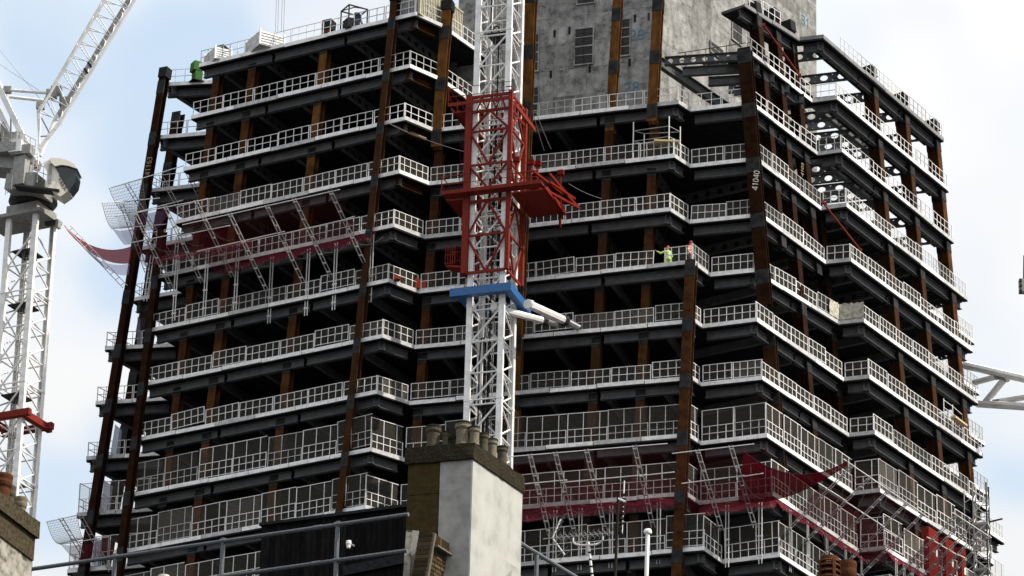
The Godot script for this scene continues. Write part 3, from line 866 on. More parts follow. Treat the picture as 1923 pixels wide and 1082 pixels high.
# ---------------------------------------------------------------- debris nets
func fan(called: String, label: String, p: Vector3, q: Vector3, base_u: float, struts: Array, red0: float, red1: float, seed_n: int) -> void:
	# p to q: the edge the net hangs from. Struts lean out from the floor below; the net runs from the edge to a bar and on to the tips.
	var r := RandomNumberGenerator.new()
	r.seed = seed_n
	var d := (q - p).normalized()
	var out := Vector3(-d.z, 0, d.x)
	var l := p.distance_to(q)
	var t := thing(called, label, "debris net", Vector3.ZERO, 0.0, "debris nets hung out from the tower")
	var at := func(s: float, o: float, u: float) -> Vector3: return p + d * (l * s) + out * o + Vector3(0, u, 0)
	var bu := base_u + 2.12
	var prof := [[0.02, 0.0], [0.4, -0.6], [0.9, -0.95], [1.4, -0.95], [1.9, lerpf(-0.9, bu, 0.25)], [2.4, lerpf(-0.9, bu, 0.6)], [2.8, bu]]
	var top := [[2.8, bu], [3.2, bu + 0.05], [3.7, bu + 0.35], [4.15, bu + 0.75], [4.5, base_u + 3.35]]
	var wob := FastNoiseLite.new()
	wob.seed = seed_n
	wob.frequency = 0.6
	var n := maxi(8, int(l * (red1 - red0) * 2.5))
	for part in 2:
		var rows := []
		for row in (prof if part == 0 else top):
			var line := []
			for i in n + 1:
				var s := lerpf(red0, red1, float(i) / n)
				var w := wob.get_noise_2d(s * l * 2.6, row[0] * 2.4) * 0.34
				var near := 9.0
				for x in struts:
					near = minf(near, absf(x - s) * l)
				var slack := minf(near, 1.4) * (0.12 if row[0] < 4.4 else 0.0)
				line.append(at.call(s, row[0] + w * 0.4, row[1] + w * minf(row[0], 1.0) - slack))
			rows.append(line)
		put("net" if part == 0 else "outer_net", sheet(rows), M.net if part == 0 else M.net_thin, t)
	# bars that carry the edge of the net and the tips
	var breaks := [red0 - 0.01]
	for i in range(1, struts.size(), 2):
		breaks.append(struts[i] + 0.25 / l)
	breaks.append(red1 + 0.01)
	for i in breaks.size() - 1:
		var jog := r.randf_range(-0.06, 0.1)
		rod("net_bar", at.call(breaks[i] - 0.01, 2.84, bu + 0.05 + jog), at.call(breaks[i + 1], 2.84, bu + 0.05 + jog + 0.05), 0.035, M.galv, t)
		rod("tip_bar", at.call(breaks[i] - 0.01, 4.55, base_u + 3.36), at.call(breaks[i + 1], 4.55, base_u + 3.36), 0.03, M.galv, t)
	for s in struts:
		var a: Vector3 = at.call(s, 0.12, base_u)
		var b: Vector3 = at.call(s, 4.6, base_u + 3.42)
		var st := mb()
		for e in [-0.11, 0.11]:
			s_tube(st, [a + d * e, b + d * e], 0.032, 6)
		var strut := put("strut", done(st), M.galv_dull, t)
		for i in 9:
			var c := a.lerp(b, (i + 0.6) / 9.0)
			beam("rung_plate", c - d * 0.12, c + d * 0.12, 0.15, 0.05, M.galv, strut, out)
		# the upright pair the strut stands on
		var so: float = s + 0.35 / l
		var st2 := mb()
		for e in [-0.08, 0.1]:
			s_tube(st2, [at.call(so, 0.25, -0.35) + d * e, at.call(so, 0.25, base_u - 2.3) + d * e], 0.035, 6)
		for i in 2:
			s_beam(st2, at.call(so, 0.25, base_u - 0.6 - i * 1.2) - d * 0.16, at.call(so, 0.25, base_u - 0.6 - i * 1.2) + d * 0.16, 0.08, 0.06)
		put("upright", done(st2), M.galv_dull if r.randf() < 0.4 else M.galv, t)
		var st3 := mb()
		s_tube(st3, sag(b, at.call(s + 1.0 / l, 1.6, -0.7), 0.9), 0.012, 4)
		s_tube(st3, sag(a.lerp(b, 0.35), at.call(s + 1.1 / l, 0.2, -0.6), 0.35), 0.012, 4)
		put("rope", done(st3), M.wire, t)
	# loose tails of netting below the fold
	var st4 := mb()
	for i in int(l * 3.0):
		var s := lerpf(red0, red1, r.randf())
		var a: Vector3 = at.call(s, 0.4 + r.randf() * 0.5, -0.75)
		s_tube(st4, [a, a + Vector3(r.randf_range(-0.1, 0.1), -r.randf_range(0.1, 0.3), 0)], 0.014, 3)
	var tails := put("tails", done(st4), M.wire, t)
	tails.set_meta("kind", "stuff")

func patch(a: Vector3, b: Vector3, c: Vector3, e: Vector3, drop: float, n := 14) -> ArrayMesh:
	# a-b one edge, c-e the other (a beside c); hangs between them
	var rows := []
	for i in n + 1:
		var s := float(i) / n
		var line := []
		for j in n + 1:
			var t := float(j) / n
			var p := a.lerp(b, s).lerp(c.lerp(e, s), t)
			line.append(p - Vector3(0, drop * 4.0 * s * (1.0 - s) * (1.0 - 0.35 * t) + drop * 0.6 * t * (1.0 - t), 0))
		rows.append(line)
	return sheet(rows)

func grid_net(a: Vector3, b: Vector3, c: Vector3, e: Vector3, drop: float, nx: int, ny: int, r: float) -> ArrayMesh:
	# open square mesh of cord
	var st := mb()
	var f := func(s: float, t: float) -> Vector3: return a.lerp(b, s).lerp(c.lerp(e, s), t) - Vector3(0, drop * 4.0 * t * (1.0 - t), 0)
	for i in nx + 1:
		var pts := []
		for j in 9:
			pts.append(f.call(float(i) / nx, j / 8.0))
		s_tube(st, pts, r * (2.0 if i in [0, nx] else 1.0), 3)
	for j in ny + 1:
		var pts := []
		for i in 5:
			pts.append(f.call(i / 4.0, float(j) / ny))
		s_tube(st, pts, r * (2.2 if j in [0, ny] else 1.0), 3)
	return done(st)

func ladder(a: Vector3, b: Vector3, gap: Vector3, n: int, r := 0.03) -> ArrayMesh:
	var st := mb()
	s_tube(st, [a, b], r, 6)
	s_tube(st, [a + gap, b + gap], r, 6)
	for i in n:
		var c := a.lerp(b, (i + 0.5) / n)
		s_tube(st, [c, c + gap], r * 0.8, 5)
	return done(st)

func nets() -> void:
	var a4 := v(4, "A")
	var b4 := v(4, "B")
	fan("debris_net", "dark red debris net on ladder struts along the long left face", a4, b4, -2.5, [0.481, 0.636, 0.751, 0.901], 0.3, 0.93, 4)
	fan("debris_net", "short debris net above the left end of the long red one", a4.lerp(b4, -0.02) + Vector3(0, 1.6, 0), a4.lerp(b4, 0.42) + Vector3(0, 1.35, 0), -2.5, [0.2, 0.5, 0.8], 0.02, 0.98, 9)
	fan("debris_net", "red debris net on four struts across the centre face behind the aerials", v(9, "C"), v(9, "D"), -1.85, [0.533, 0.620, 0.726, 0.889], 0.42, 0.99, 21)
	fan("debris_net", "short red debris net with two struts on the narrow face, beside the rusty column", v(9, "E"), v(9, "F") + Vector3(0.3, 0, 0.1), -1.85, [0.3, 0.72], 0.0, 1.0, 27)
	fan("debris_net", "steep red debris net below the right face, its struts leaning to the right", v(9, "F"), v(9, "G"), -1.85, [0.12, 0.32, 0.54, 0.76, 0.95], 0.03, 1.0, 33)
	fan("debris_net", "lowest red debris net under the far right face, left of the red panels", v(9, "H"), v(9, "H").lerp(v(9, "I"), 0.33), -1.85, [0.1, 0.3, 0.52, 0.74, 0.95], 0.0, 1.0, 39)
	# corner piece between the narrow face and the right face
	var t := thing("corner_net", "bright red net sail slung round the corner above the right-hand nets", "debris net")
	put("net", patch(Vector3(13.54, 90.29, -228.26), Vector3(19.42, 89.54, -227.33), Vector3(13.37, 88.22, -231.04), Vector3(19.32, 89.42, -227.64), 1.1), M.net_deep, t)
	put("edge_rope", tubes([[sag(Vector3(13.54, 90.29, -228.26), Vector3(19.42, 89.54, -227.33), 1.1, 14), 0.03]]), M.net_edge, t)
	# the wing's nets at the far left
	var w := thing("wing_net", "red and mauve net sail flying out from the left wing towards the left crane", "debris net")
	put("net", patch(Vector3(-28.25, 110.75, -244.50), Vector3(-24.00, 110.04, -246.00), Vector3(-27.45, 109.69, -244.20), Vector3(-24.05, 108.61, -245.50), 0.85), M.net_deep, w)
	put("lower_net", patch(Vector3(-27.46, 109.71, -244.25), Vector3(-24.05, 108.63, -245.55), Vector3(-26.03, 108.44, -244.00), Vector3(-24.04, 107.71, -245.20), 0.7), M.net_pale, w)
	put("strut", ladder(Vector3(-28.01, 110.28, -244.00), Vector3(-24.34, 106.88, -245.40), Vector3(0.24, 0.18, 0), 11), M.galv, w)
	var g := thing("wing_net", "pale square-mesh net panels on poles beside the raking column of the left wing", "debris net")
	put("upper_panel", grid_net(Vector3(-25.50, 113.16, -244.20), Vector3(-23.50, 114.25, -245.00), Vector3(-24.40, 112.24, -246.00), Vector3(-23.20, 112.70, -246.30), 0.4, 22, 14, 0.011), M.net_wire, g)
	put("middle_panel", grid_net(Vector3(-25.84, 112.02, -243.90), Vector3(-23.62, 112.73, -245.00), Vector3(-25.26, 111.09, -245.80), Vector3(-23.78, 111.58, -246.30), 0.35, 22, 14, 0.011), M.net_wire, g)
	put("upper_hem", patch(Vector3(-24.53, 112.20, -246.00), Vector3(-21.50, 113.44, -247.00), Vector3(-23.90, 111.74, -247.00), Vector3(-22.60, 111.93, -247.50), 0.25), M.net_pale, g)
	put("lower_hem", patch(Vector3(-25.29, 111.09, -245.80), Vector3(-23.77, 111.54, -246.30), Vector3(-24.59, 110.35, -246.50), Vector3(-23.98, 110.67, -246.60), 0.2), M.net_pale, g)
	put("panel_bar", tubes([[[Vector3(-25.55, 113.11, -244.10), Vector3(-22.82, 114.75, -245.40), Vector3(-21.07, 115.80, -246.20)], 0.03], [[Vector3(-25.89, 111.93, -243.80), Vector3(-22.41, 113.22, -245.60)], 0.03], [[Vector3(-24.39, 111.53, -244.60), Vector3(-20.96, 113.30, -246.00)], 0.03], [[Vector3(-25.24, 110.55, -244.60), Vector3(-21.98, 111.78, -246.40)], 0.028]]), M.galv, g)
	for q in [[Vector3(-24.56, 113.57, -244.40), Vector3(-21.59, 109.49, -246.60)], [Vector3(-24.80, 112.14, -244.20), Vector3(-23.11, 108.32, -246.20)], [Vector3(-22.43, 114.35, -245.00), Vector3(-19.15, 109.12, -246.60)], [Vector3(-21.00, 115.26, -245.60), Vector3(-18.26, 110.23, -246.40)]]:
		put("strut", ladder(q[0], q[1], Vector3(0.22, 0.04, 0), 9, 0.028), M.crane_grey, g)
	for q in [[Vector3(-22.85, 109.67, -246.60), Vector3(-23.10, 106.52, -246.60)], [Vector3(-21.22, 110.53, -245.60), Vector3(-21.38, 106.80, -245.60)], [Vector3(-19.96, 110.29, -245.00), Vector3(-20.09, 108.32, -245.00)]]:
		put("upright", ladder(q[0], q[1], Vector3(0.18, 0, 0), 3, 0.035), M.galv, g)
	var lo := thing("wing_net", "small square-mesh net panel low on the left wing, above the grey handrail", "debris net")
	put("panel", grid_net(Vector3(-27.76, 90.26, -242.80), Vector3(-26.04, 91.01, -243.60), Vector3(-27.10, 89.49, -244.60), Vector3(-25.67, 90.02, -245.00), 0.35, 20, 16, 0.011), M.net_wire, lo)
	put("hem", patch(Vector3(-27.03, 89.46, -244.60), Vector3(-24.25, 90.41, -245.60), Vector3(-26.21, 88.77, -245.40), Vector3(-23.62, 89.19, -246.00), 0.25), M.net, lo)
	put("panel_bar", tubes([[[Vector3(-27.81, 90.18, -242.70), Vector3(-25.98, 91.05, -243.60)], 0.03], [[Vector3(-27.00, 89.24, -244.00), Vector3(-24.22, 90.41, -245.60)], 0.03]]), M.galv, lo)
	for q in [[Vector3(-27.12, 90.66, -243.20), Vector3(-25.83, 88.90, -244.60)], [Vector3(-26.02, 91.01, -243.40), Vector3(-24.00, 87.83, -244.80)]]:
		put("strut", ladder(q[0], q[1], Vector3(0.22, 0.04, 0), 7, 0.028), M.crane_grey, lo)

# ---------------------------------------------------------------- cranes
func mast(t: Node3D, s: float, y0: float, y1: float, braced_from: float, step: float, m: Material) -> void:
	# square lattice mast in the thing's own axes; four legs, bracing bar by bar
	var h := s * 0.5
	for c in [Vector3(-h, 0, h), Vector3(h, 0, h), Vector3(h, 0, -h), Vector3(-h, 0, -h)]:
		var leg := mb()
		var x := signf(c.x)
		var z := signf(c.z)
		s_box(leg, Transform3D(Basis.IDENTITY, c + Vector3(0, (y0 + y1) * 0.5, z * 0.13)), Vector3(0.34, y1 - y0, 0.05))
		s_box(leg, Transform3D(Basis.IDENTITY, c + Vector3(x * 0.13, (y0 + y1) * 0.5, 0)), Vector3(0.05, y1 - y0, 0.21))
		s_box(leg, Transform3D(Basis.IDENTITY, c + Vector3(-x * 0.13, (y0 + y1) * 0.5, 0)), Vector3(0.05, y1 - y0, 0.21))
		var yj := braced_from
		while yj < y1 - 0.5:
			s_box(leg, Transform3D(Basis.IDENTITY, c + Vector3(0, yj + 0.3, 0)), Vector3(0.36, 0.16, 0.36))
			yj += step * 3.0
		put("leg", done(leg), m, t)
	var n := int((y1 - braced_from) / step)
	for i in n:
		var y := braced_from + i * step
		for f in 4:
			var b := Basis(Vector3.UP, PI * 0.5 * f)
			var l := b * Vector3(-h + 0.1, 0, h)
			var r := b * Vector3(h - 0.1, 0, h)
			rod("brace", l + Vector3(0, y, 0), r + Vector3(0, y, 0), 0.05, m, t)
			if i % 3 == 0:
				rod("brace", l + Vector3(0, y + 0.32, 0), r + Vector3(0, y + 0.32, 0), 0.05, m, t)
			if f % 2 == 0:
				rod("brace", l + Vector3(0, y, 0), r + Vector3(0, y + step, 0), 0.055, m, t)
			else:
				rod("brace", l + Vector3(0, y, 0), r + Vector3(0, y + step * 0.5, 0), 0.055, m, t)
				rod("brace", r + Vector3(0, y + step * 0.5, 0), l + Vector3(0, y + step, 0), 0.055, m, t)
	# caged ladder and landings
	var st := mb()
	var lx := -h * 0.1
	var yl := braced_from
	for e in [-0.2, 0.2]:
		s_tube(st, [Vector3(lx + e, braced_from, -h * 0.2), Vector3(lx + e, y1, -h * 0.2)], 0.03, 5)
	while yl < y1:
		s_tube(st, [Vector3(lx - 0.2, yl, -h * 0.2), Vector3(lx + 0.2, yl, -h * 0.2)], 0.018, 4)
		if int(yl / 0.3) % 3 == 0:
			var hoop := []
			for k in 9:
				var a := PI * k / 8.0
				hoop.append(Vector3(lx + cos(a) * 0.35, yl, -h * 0.2 + sin(a) * 0.6))
			s_tube(st, hoop, 0.016, 3)
		yl += 0.3
	for k in 3:
		var a := PI * (k + 1) / 4.0
		s_tube(st, [Vector3(lx + cos(a) * 0.35, braced_from, -h * 0.2 + sin(a) * 0.6), Vector3(lx + cos(a) * 0.35, y1, -h * 0.2 + sin(a) * 0.6)], 0.016, 3)
	put("ladder", done(st), M.crane_grey, t)

func centre_crane() -> void:
	var t := thing("tower_crane_mast", "white lattice tower crane mast standing in front of the centre face", "tower crane", Vector3(-1.16, 0, -231.62), -0.3351, "")
	mast(t, 2.0, 0.0, 128.0, 81.8, 2.0, M.crane)
	for y in [118.15, 93.90]:
		var pl := put("landing", unit_box(), M.crane_dark, t, sized(Transform3D(Basis.IDENTITY, Vector3(0.15, y, -0.1)), Vector3(1.5, 0.07, 1.5)))
		pl.name = "landing"
	var st := mb()
	s_tube(st, [Vector3(0.1, 80, 0.6), Vector3(0.16, 92, 0.62), Vector3(0.12, 104, 0.6), Vector3(0.2, 117.86, 0.6), Vector3(0.15, 118.54, 0.6), Vector3(-0.05, 118.62, 0.6), Vector3(-0.22, 118.40, 0.6), Vector3(-0.28, 118.18, 0.62), Vector3(-0.36, 118.47, 0.6), Vector3(-0.3, 127, 0.55)], 0.045, 6)
	put("power_cable", done(st), M.cable, t)
	var st2 := mb()
	s_tube(st2, [Vector3(-0.2, 80, 0.5), Vector3(-0.22, 96, 0.5), Vector3(-0.26, 98.2, 0.5), Vector3(-0.42, 98.2, 0.5), Vector3(-0.5, 97, 0.5), Vector3(-0.5, 92.8, 0.5), Vector3(-0.3, 91.6, 0.5), Vector3(-0.12, 92.6, 0.5), Vector3(-0.1, 96.4, 0.5)], 0.04, 6)
	s_tube(st2, [Vector3(0.02, 80, 0.55), Vector3(0.06, 97, 0.56)], 0.04, 6)
	put("hose", done(st2), M.cable, t)
	# blue collar with its two white ties
	var c := thing("crane_tie", "bright blue collar round the white mast with two white tie tubes to the tower", "crane tie", t.position, t.rotation.y)
	var yb := 100.80
	var s := 1.5
	for f in [[Vector3(-s - 0.55, yb, s), Vector3(s + 0.25, yb, s)], [Vector3(-s - 0.25, yb, -s), Vector3(s + 0.25, yb, -s)]]:
		beam("collar_beam", f[0], f[1], 0.5, 0.45, M.blue, c)
	for x in [-s, s]:
		beam("collar_beam", Vector3(x, yb + 0.004, s - 0.23), Vector3(x, yb + 0.004, -s - 0.6), 0.48, 0.45, M.blue, c)
	var inv := c.global_transform.affine_inverse() if c.is_inside_tree() else c.transform.affine_inverse()
	for q in [[Vector3(0.94, 99.32, -228.60), Vector3(3.23, 100.41, -233.59), Vector3(4.07, 100.04, -233.78), 0.26], [Vector3(-1.11, 99.87, -230.50), Vector3(2.09, 100.41, -233.74), Vector3(2.86, 100.04, -233.46), 0.22]]:
		var a: Vector3 = inv * q[0]
		var b: Vector3 = inv * q[1]
		var e: Vector3 = inv * q[2]
		var tie := rod("tie_tube", a, b, q[3], M.crane, c)
		var ti := tie.transform.affine_inverse()
		for w in [[0.97, 0.07, 1.35, M.crane_dark], [0.93, 0.05, 1.3, M.crane_dark], [0.04, 0.12, 1.2, M.crane]]:
			var col := put("flange", unit_rod(), w[3], tie)
			col.transform = ti * sized(span(a.lerp(b, w[0] - w[1] * 0.3), a.lerp(b, w[0] + w[1] * 0.3)), Vector3(a.distance_to(b) * w[1] * 0.5, q[3] * w[2], q[3] * w[2]))
		rod("end_tube", b, e, q[3] * 0.8, M.crane_grey, c)
	climbing_frame(t.position, t.rotation.y)

func climbing_frame(at: Vector3, turn: float) -> void:
	var t := thing("climbing_frame", "dark red climbing frame with platforms wrapped round the white mast", "climbing frame", at, turn)
	var y0 := 102.10
	var y1 := 113.76
	var yp := 107.20
	var yu := 112.98
	var s := 1.32
	var px := [[Vector3(-s, 0, s), 0.38], [Vector3(s, 0, s), 0.24], [Vector3(s, 0, -s), 0.26], [Vector3(-s, 0, -s), 0.26]]
	for c in px:
		beam("post", c[0] + Vector3(0, y0, 0), c[0] + Vector3(0, y1, 0), c[1], 0.26, M.red, t, Vector3(1, 0, 0))
	var d := [y0, lerpf(y0, y1, 0.205), yp - 0.5, lerpf(y0, y1, 0.6), lerpf(y0, y1, 0.79), yu - 0.35, y1 - 0.15]
	for f in 4:
		var b := Basis(Vector3.UP, PI * 0.5 * f)
		for i in d.size():
			beam("cross_beam", b * Vector3(-s + 0.1, d[i], s), b * Vector3(s - 0.1, d[i], s), 0.17 if i in [0, 2, 5, 6] else 0.12, 0.1, M.red, t)
		for g in [[d[1], d[0], 0], [d[1], d[2], 1], [d[3], yp + 0.3, 0], [d[3], d[4], 1], [d[4], d[5], 1]]:
			var mid: float = g[1] if g[2] == 0 else (d[2] if is_equal_approx(g[1], d[2]) else g[1])
			# two bars meeting at the middle of the far level
			if is_equal_approx(g[0], d[3]) and g[2] == 1:
				rod("brace", b * Vector3(-s + 0.1, d[4], s), b * Vector3(0, d[3], s), 0.075, M.red, t)
				rod("brace", b * Vector3(s - 0.1, d[4], s), b * Vector3(0, d[3], s), 0.075, M.red, t)
			else:
				rod("brace", b * Vector3(-s + 0.1, g[0], s), b * Vector3(0, mid, s), 0.075, M.red, t)
				rod("brace", b * Vector3(s - 0.1, g[0], s), b * Vector3(0, mid, s), 0.075, M.red, t)
		for i in 3:
			rod("brace", b * Vector3(-s + 0.5 + i * 0.6, yu - 0.3, s), b * Vector3(-s + 0.8 + i * 0.6, y1 - 0.2, s), 0.05, M.red, t)
			rod("brace", b * Vector3(-s + 1.1 + i * 0.6, yu - 0.3, s), b * Vector3(-s + 0.8 + i * 0.6, y1 - 0.2, s), 0.05, M.red, t)
	# platforms with an opening for the mast
	for q in [[yp, 2.7, 3.55, 2.0], [yu, 2.45, 1.5, 1.7]]:
		var y: float = q[0]
		if y < yu:
			block("platform", Vector3((q[2] - q[1]) * 0.5, y, s + 0.25), Vector3(q[1] + q[2], 0.1, 0.7), M.red, t)
		block("platform", Vector3(-(q[1] + s) * 0.5, y, -0.3), Vector3(q[1] - s, 0.1, 2.4), M.red, t)
		if y < yu:
			block("platform", Vector3((q[2] + s) * 0.5, y, -0.9), Vector3(q[2] - s, 0.1, 3.6), M.red, t)
		block("edge_channel", Vector3((q[2] - q[1]) * 0.5, y + 0.02, s + 0.63), Vector3(q[1] + q[2], 0.22, 0.06), M.red, t)
		block("edge_channel", Vector3(-q[1], y + 0.02, -0.1), Vector3(0.06, 0.22, 2.9), M.red, t)
		block("edge_channel", Vector3(q[2], y + 0.02, -0.9), Vector3(0.06, 0.3, 3.7), M.red, t)
		# handrails
		for h in [0.55, 1.1]:
			rod("handrail", Vector3(-q[1], y + h, s + 0.6), Vector3(-s - 0.1, y + h, s + 0.6), 0.03, M.red, t)
			rod("handrail", Vector3(-q[1], y + h, s + 0.6), Vector3(-q[1], y + h, -1.4), 0.03, M.red, t)
			rod("handrail", Vector3(-s, y + h, s + 0.6), Vector3(s + 0.4, y + h, s + 0.6), 0.018, M.cable, t)
			rod("handrail", Vector3(s, y + h, -2.4), Vector3(q[2], y + h, -2.4), 0.035, M.red, t)
			rod("handrail", Vector3(s + 0.3, y + h * 0.7, s + 0.6), Vector3(q[2] - 0.3, y + h * 0.7, s + 0.6), 0.035, M.red, t)
		for z in [s + 0.6, 0.3, -1.4]:
			rod("handrail_post", Vector3(-q[1], y, z), Vector3(-q[1], y + 1.15, z), 0.035, M.red, t)
	# the outrigger side with tall posts
	for q in [Vector3(1.75, 1.9, 1.3), Vector3(2.75, 1.5, 1.5), Vector3(2.1, 2.9, -1.6), Vector3(3.3, 2.5, -2.4)]:
		rod("mast_post", Vector3(q.x, yp, q.z), Vector3(q.x, yp + q.y, q.z), 0.075, M.red_bright, t)
		block("post_head", Vector3(q.x, yp + q.y + 0.05, q.z), Vector3(0.4, 0.3, 0.24), M.red_bright, t)
	for q in [[Vector3(2.75, yp + 0.3, 1.5), Vector3(3.5, yp + 0.3, -2.5)], [Vector3(2.75, yp + 1.1, 1.5), Vector3(3.4, yp + 1.2, -2.5)], [Vector3(3.4, yp + 1.6, -2.4), Vector3(4.5, yp + 0.1, -2.5)], [Vector3(3.2, yp + 1.7, -0.6), Vector3(4.4, yp + 0.15, -2.3)], [Vector3(3.5, yp + 0.1, 0.2), Vector3(4.5, yp + 0.1, -2.5)], [Vector3(3.5, yp + 0.75, 0.2), Vector3(4.2, yp + 0.75, -2.5)], [Vector3(3.55, yp - 0.1, 1.4), Vector3(3.55, yp - 0.1, -2.7)], [Vector3(3.3, yp - 1.0, -2.5), Vector3(3.3, yp + 1.0, -2.5)]]:
		beam("outrigger", q[0], q[1], 0.15, 0.12, M.red_bright, t)
	# little basket hung on the left
	var yb := 103.43
	var st := mb()
	for i in 5:
		for z in [0.4, 1.3]:
			s_tube(st, [Vector3(-2.55 + i * 0.15, yb - 0.55, z), Vector3(-2.55 + i * 0.15, yb + 0.55, z)], 0.02, 4)
	for y in [-0.55, 0.0, 0.55]:
		s_tube(st, [Vector3(-2.6, yb + y, 1.3), Vector3(-1.9, yb + y, 1.3), Vector3(-1.9, yb + y, 0.4), Vector3(-2.6, yb + y, 0.4), Vector3(-2.6, yb + y, 1.3)], 0.035, 4)
	put("basket", done(st), M.red, t)
	beam("basket_arm", Vector3(-2.5, yb - 0.62, 0.8), Vector3(-s, yb - 0.9, 0.9), 0.12, 0.9, M.red, t)
	# caged ladder at the left side
	var st2 := mb()
	for i in 30:
		var y := yp + 0.2 + i * 0.17
		s_tube(st2, [Vector3(-2.3, y, -0.6), Vector3(-1.8, y, -0.6)], 0.015, 3)
		if i % 4 == 0:
			var hoop := []
			for k in 9:
				hoop.append(Vector3(-2.05 + cos(PI * k / 8.0) * 0.45, y, -0.6 + sin(PI * k / 8.0) * 0.7))
			s_tube(st2, hoop, 0.018, 3)
	for x in [-2.5, -2.3, -1.8, -1.6]:
		s_tube(st2, [Vector3(x, yp, -0.6), Vector3(x, yp + 5.3, -0.6)], 0.022, 3)
	put("cage_ladder", done(st2), M.net_edge, t)

func left_crane() -> void:
	var o: Vector3 = Vector3(-29.26, 0, -236.42)
	var t := thing("luffing_crane", "white luffing tower crane at the left edge, jib raised, cab facing the tower", "tower crane", o, -0.4712)
	mast(t, 1.9, 0.0, 107.2, 84.0, 2.0, M.crane)
	for y in [105.2, 101.68, 95.83, 90.32]:
		block("landing", Vector3(-0.25, y, -0.2), Vector3(1.3, 0.07, 1.5), M.crane_dark, t)
	var st := mb()
	s_tube(st, [Vector3(0.62, 84, 0.75), Vector3(0.7, 95, 0.7), Vector3(0.62, 106, 0.7)], 0.03, 5)
	put("power_cable", done(st), M.cable, t)
	# head of the mast and slewing ring
	block("head_frame", Vector3(-0.6, 107.3, 0.15), Vector3(4.2, 0.22, 2.5), M.crane_grey, t)
	block("head_box", Vector3(-0.05, 107.75, 0), Vector3(2.2, 0.55, 2.2), M.crane_grey, t)
	block("head_bracket", Vector3(1.5, 106.9, 0), Vector3(0.9, 0.22, 0.3), M.crane_dark, t)
	block("head_bracket", Vector3(1.95, 106.72, 0), Vector3(0.18, 0.5, 0.34), M.crane_grey, t)
	var lt := mb()
	s_lathe(lt, [Vector2(0, 108.1), Vector2(1.25, 108.1), Vector2(1.5, 108.5), Vector2(1.35, 109.3), Vector2(0, 109.3)], 24)
	put("slewing_ring", done(lt), M.crane_dark, t)
	var inv := t.transform.affine_inverse()
	var loc := func(p: Vector3) -> Vector3: return inv * p
	# machinery deck, boxes and railings, in the plane of the jib
	beam("turntable", loc.call(Vector3(-30.28, 108.94, -235.40)), loc.call(Vector3(-28.45, 108.73, -234.60)), 1.0, 2.4, M.crane_grey, t)
	beam("walkway", loc.call(Vector3(-30.02, 108.32, -233.80)), loc.call(Vector3(-27.29, 107.86, -233.40)), 0.12, 0.8, M.crane_dark, t)
	beam("machinery_deck", loc.call(Vector3(-33.40, 111.74, -236.00)), loc.call(Vector3(-29.21, 110.81, -235.00)), 0.45, 2.6, M.crane_grey, t)
	beam("deck_web", loc.call(Vector3(-33.34, 110.92, -236.00)), loc.call(Vector3(-29.81, 110.16, -235.00)), 0.9, 1.8, M.crane_grey, t)
	for q in [[22, 268, 40, 1.1], [5, 276, 30, 0.9], [36, 270, 14, 0.8], [49, 283, 18, 0.9], [15, 255, 12, 0.7], [-8, 262, 24, 1.3]]:
		pass
	for q in [[Vector3(-30.63, 111.60, -234.40), Vector3(1.0, 0.9, 0.8), M.crane_grey], [Vector3(-30.93, 111.03, -234.20), Vector3(1.1, 0.7, 0.8), M.crane_grey], [Vector3(-30.16, 111.03, -234.00), Vector3(0.8, 0.8, 0.8), M.crane], [Vector3(-29.69, 110.78, -233.90), Vector3(1.0, 0.6, 0.7), M.crane_grey], [Vector3(-31.12, 111.79, -234.60), Vector3(0.5, 0.7, 0.6), M.crane_dark], [Vector3(-30.16, 111.86, -235.00), Vector3(0.8, 0.6, 0.8), M.crane_dark], [Vector3(-30.34, 111.00, -233.80), Vector3(0.4, 0.5, 0.4), M.crane_grey], [Vector3(-31.95, 112.02, -235.00), Vector3(1.6, 1.6, 1.4), M.crane_grey]]:
		block("winch_box", loc.call(q[0]), q[1], q[2], t, 0.2)
	block("control_cabinet", loc.call(Vector3(-29.72, 109.47, -234.20)), Vector3(0.8, 1.9, 1.0), M.crane_grey, t)
	block("control_cabinet", loc.call(Vector3(-30.04, 109.36, -234.60)), Vector3(0.55, 1.4, 0.9), M.crane_grey, t)
	put("ladder", ladder(loc.call(Vector3(-29.08, 108.59, -233.80)), loc.call(Vector3(-29.17, 110.80, -234.20)), Vector3(0.36, 0, 0), 10, 0.03), M.crane, t)
	var rl := mb()
	for q in [[Vector3(-30.07, 111.63, -233.90), Vector3(-29.04, 110.99, -233.70), 1], [Vector3(-31.57, 111.70, -234.00), Vector3(-30.06, 111.56, -233.90), 1], [Vector3(-29.09, 109.36, -233.40), Vector3(-28.01, 108.87, -233.20), 1], [Vector3(-30.59, 108.16, -233.50), Vector3(-30.25, 108.48, -233.40), 1]]:
		var a: Vector3 = loc.call(q[0])
		var b: Vector3 = loc.call(q[1])
		for h in [0.0, 0.45]:
			s_tube(rl, [a + Vector3(0, h, 0), b + Vector3(0, h, 0)], 0.022, 4)
		for i in 4:
			var c := a.lerp(b, i / 3.0)
			s_tube(rl, [c - Vector3(0, 0.5, 0), c + Vector3(0, 0.46, 0)], 0.022, 4)
	put("railing", done(rl), M.crane_grey, t)
	# cab
	var prof := [Vector3(-27.96, 110.04, -233.20), Vector3(-27.71, 109.54, -233.20), Vector3(-26.78, 107.92, -233.20), Vector3(-27.25, 107.52, -233.20), Vector3(-27.55, 107.71, -233.20), Vector3(-28.13, 108.13, -233.20), Vector3(-28.16, 109.12, -233.20), Vector3(-28.46, 109.71, -233.20)]
	var depth := Vector3(0.15, 0.0, -1.15)
	put("cab_shell", slab_of(prof, depth, loc), M.cream_white, t)
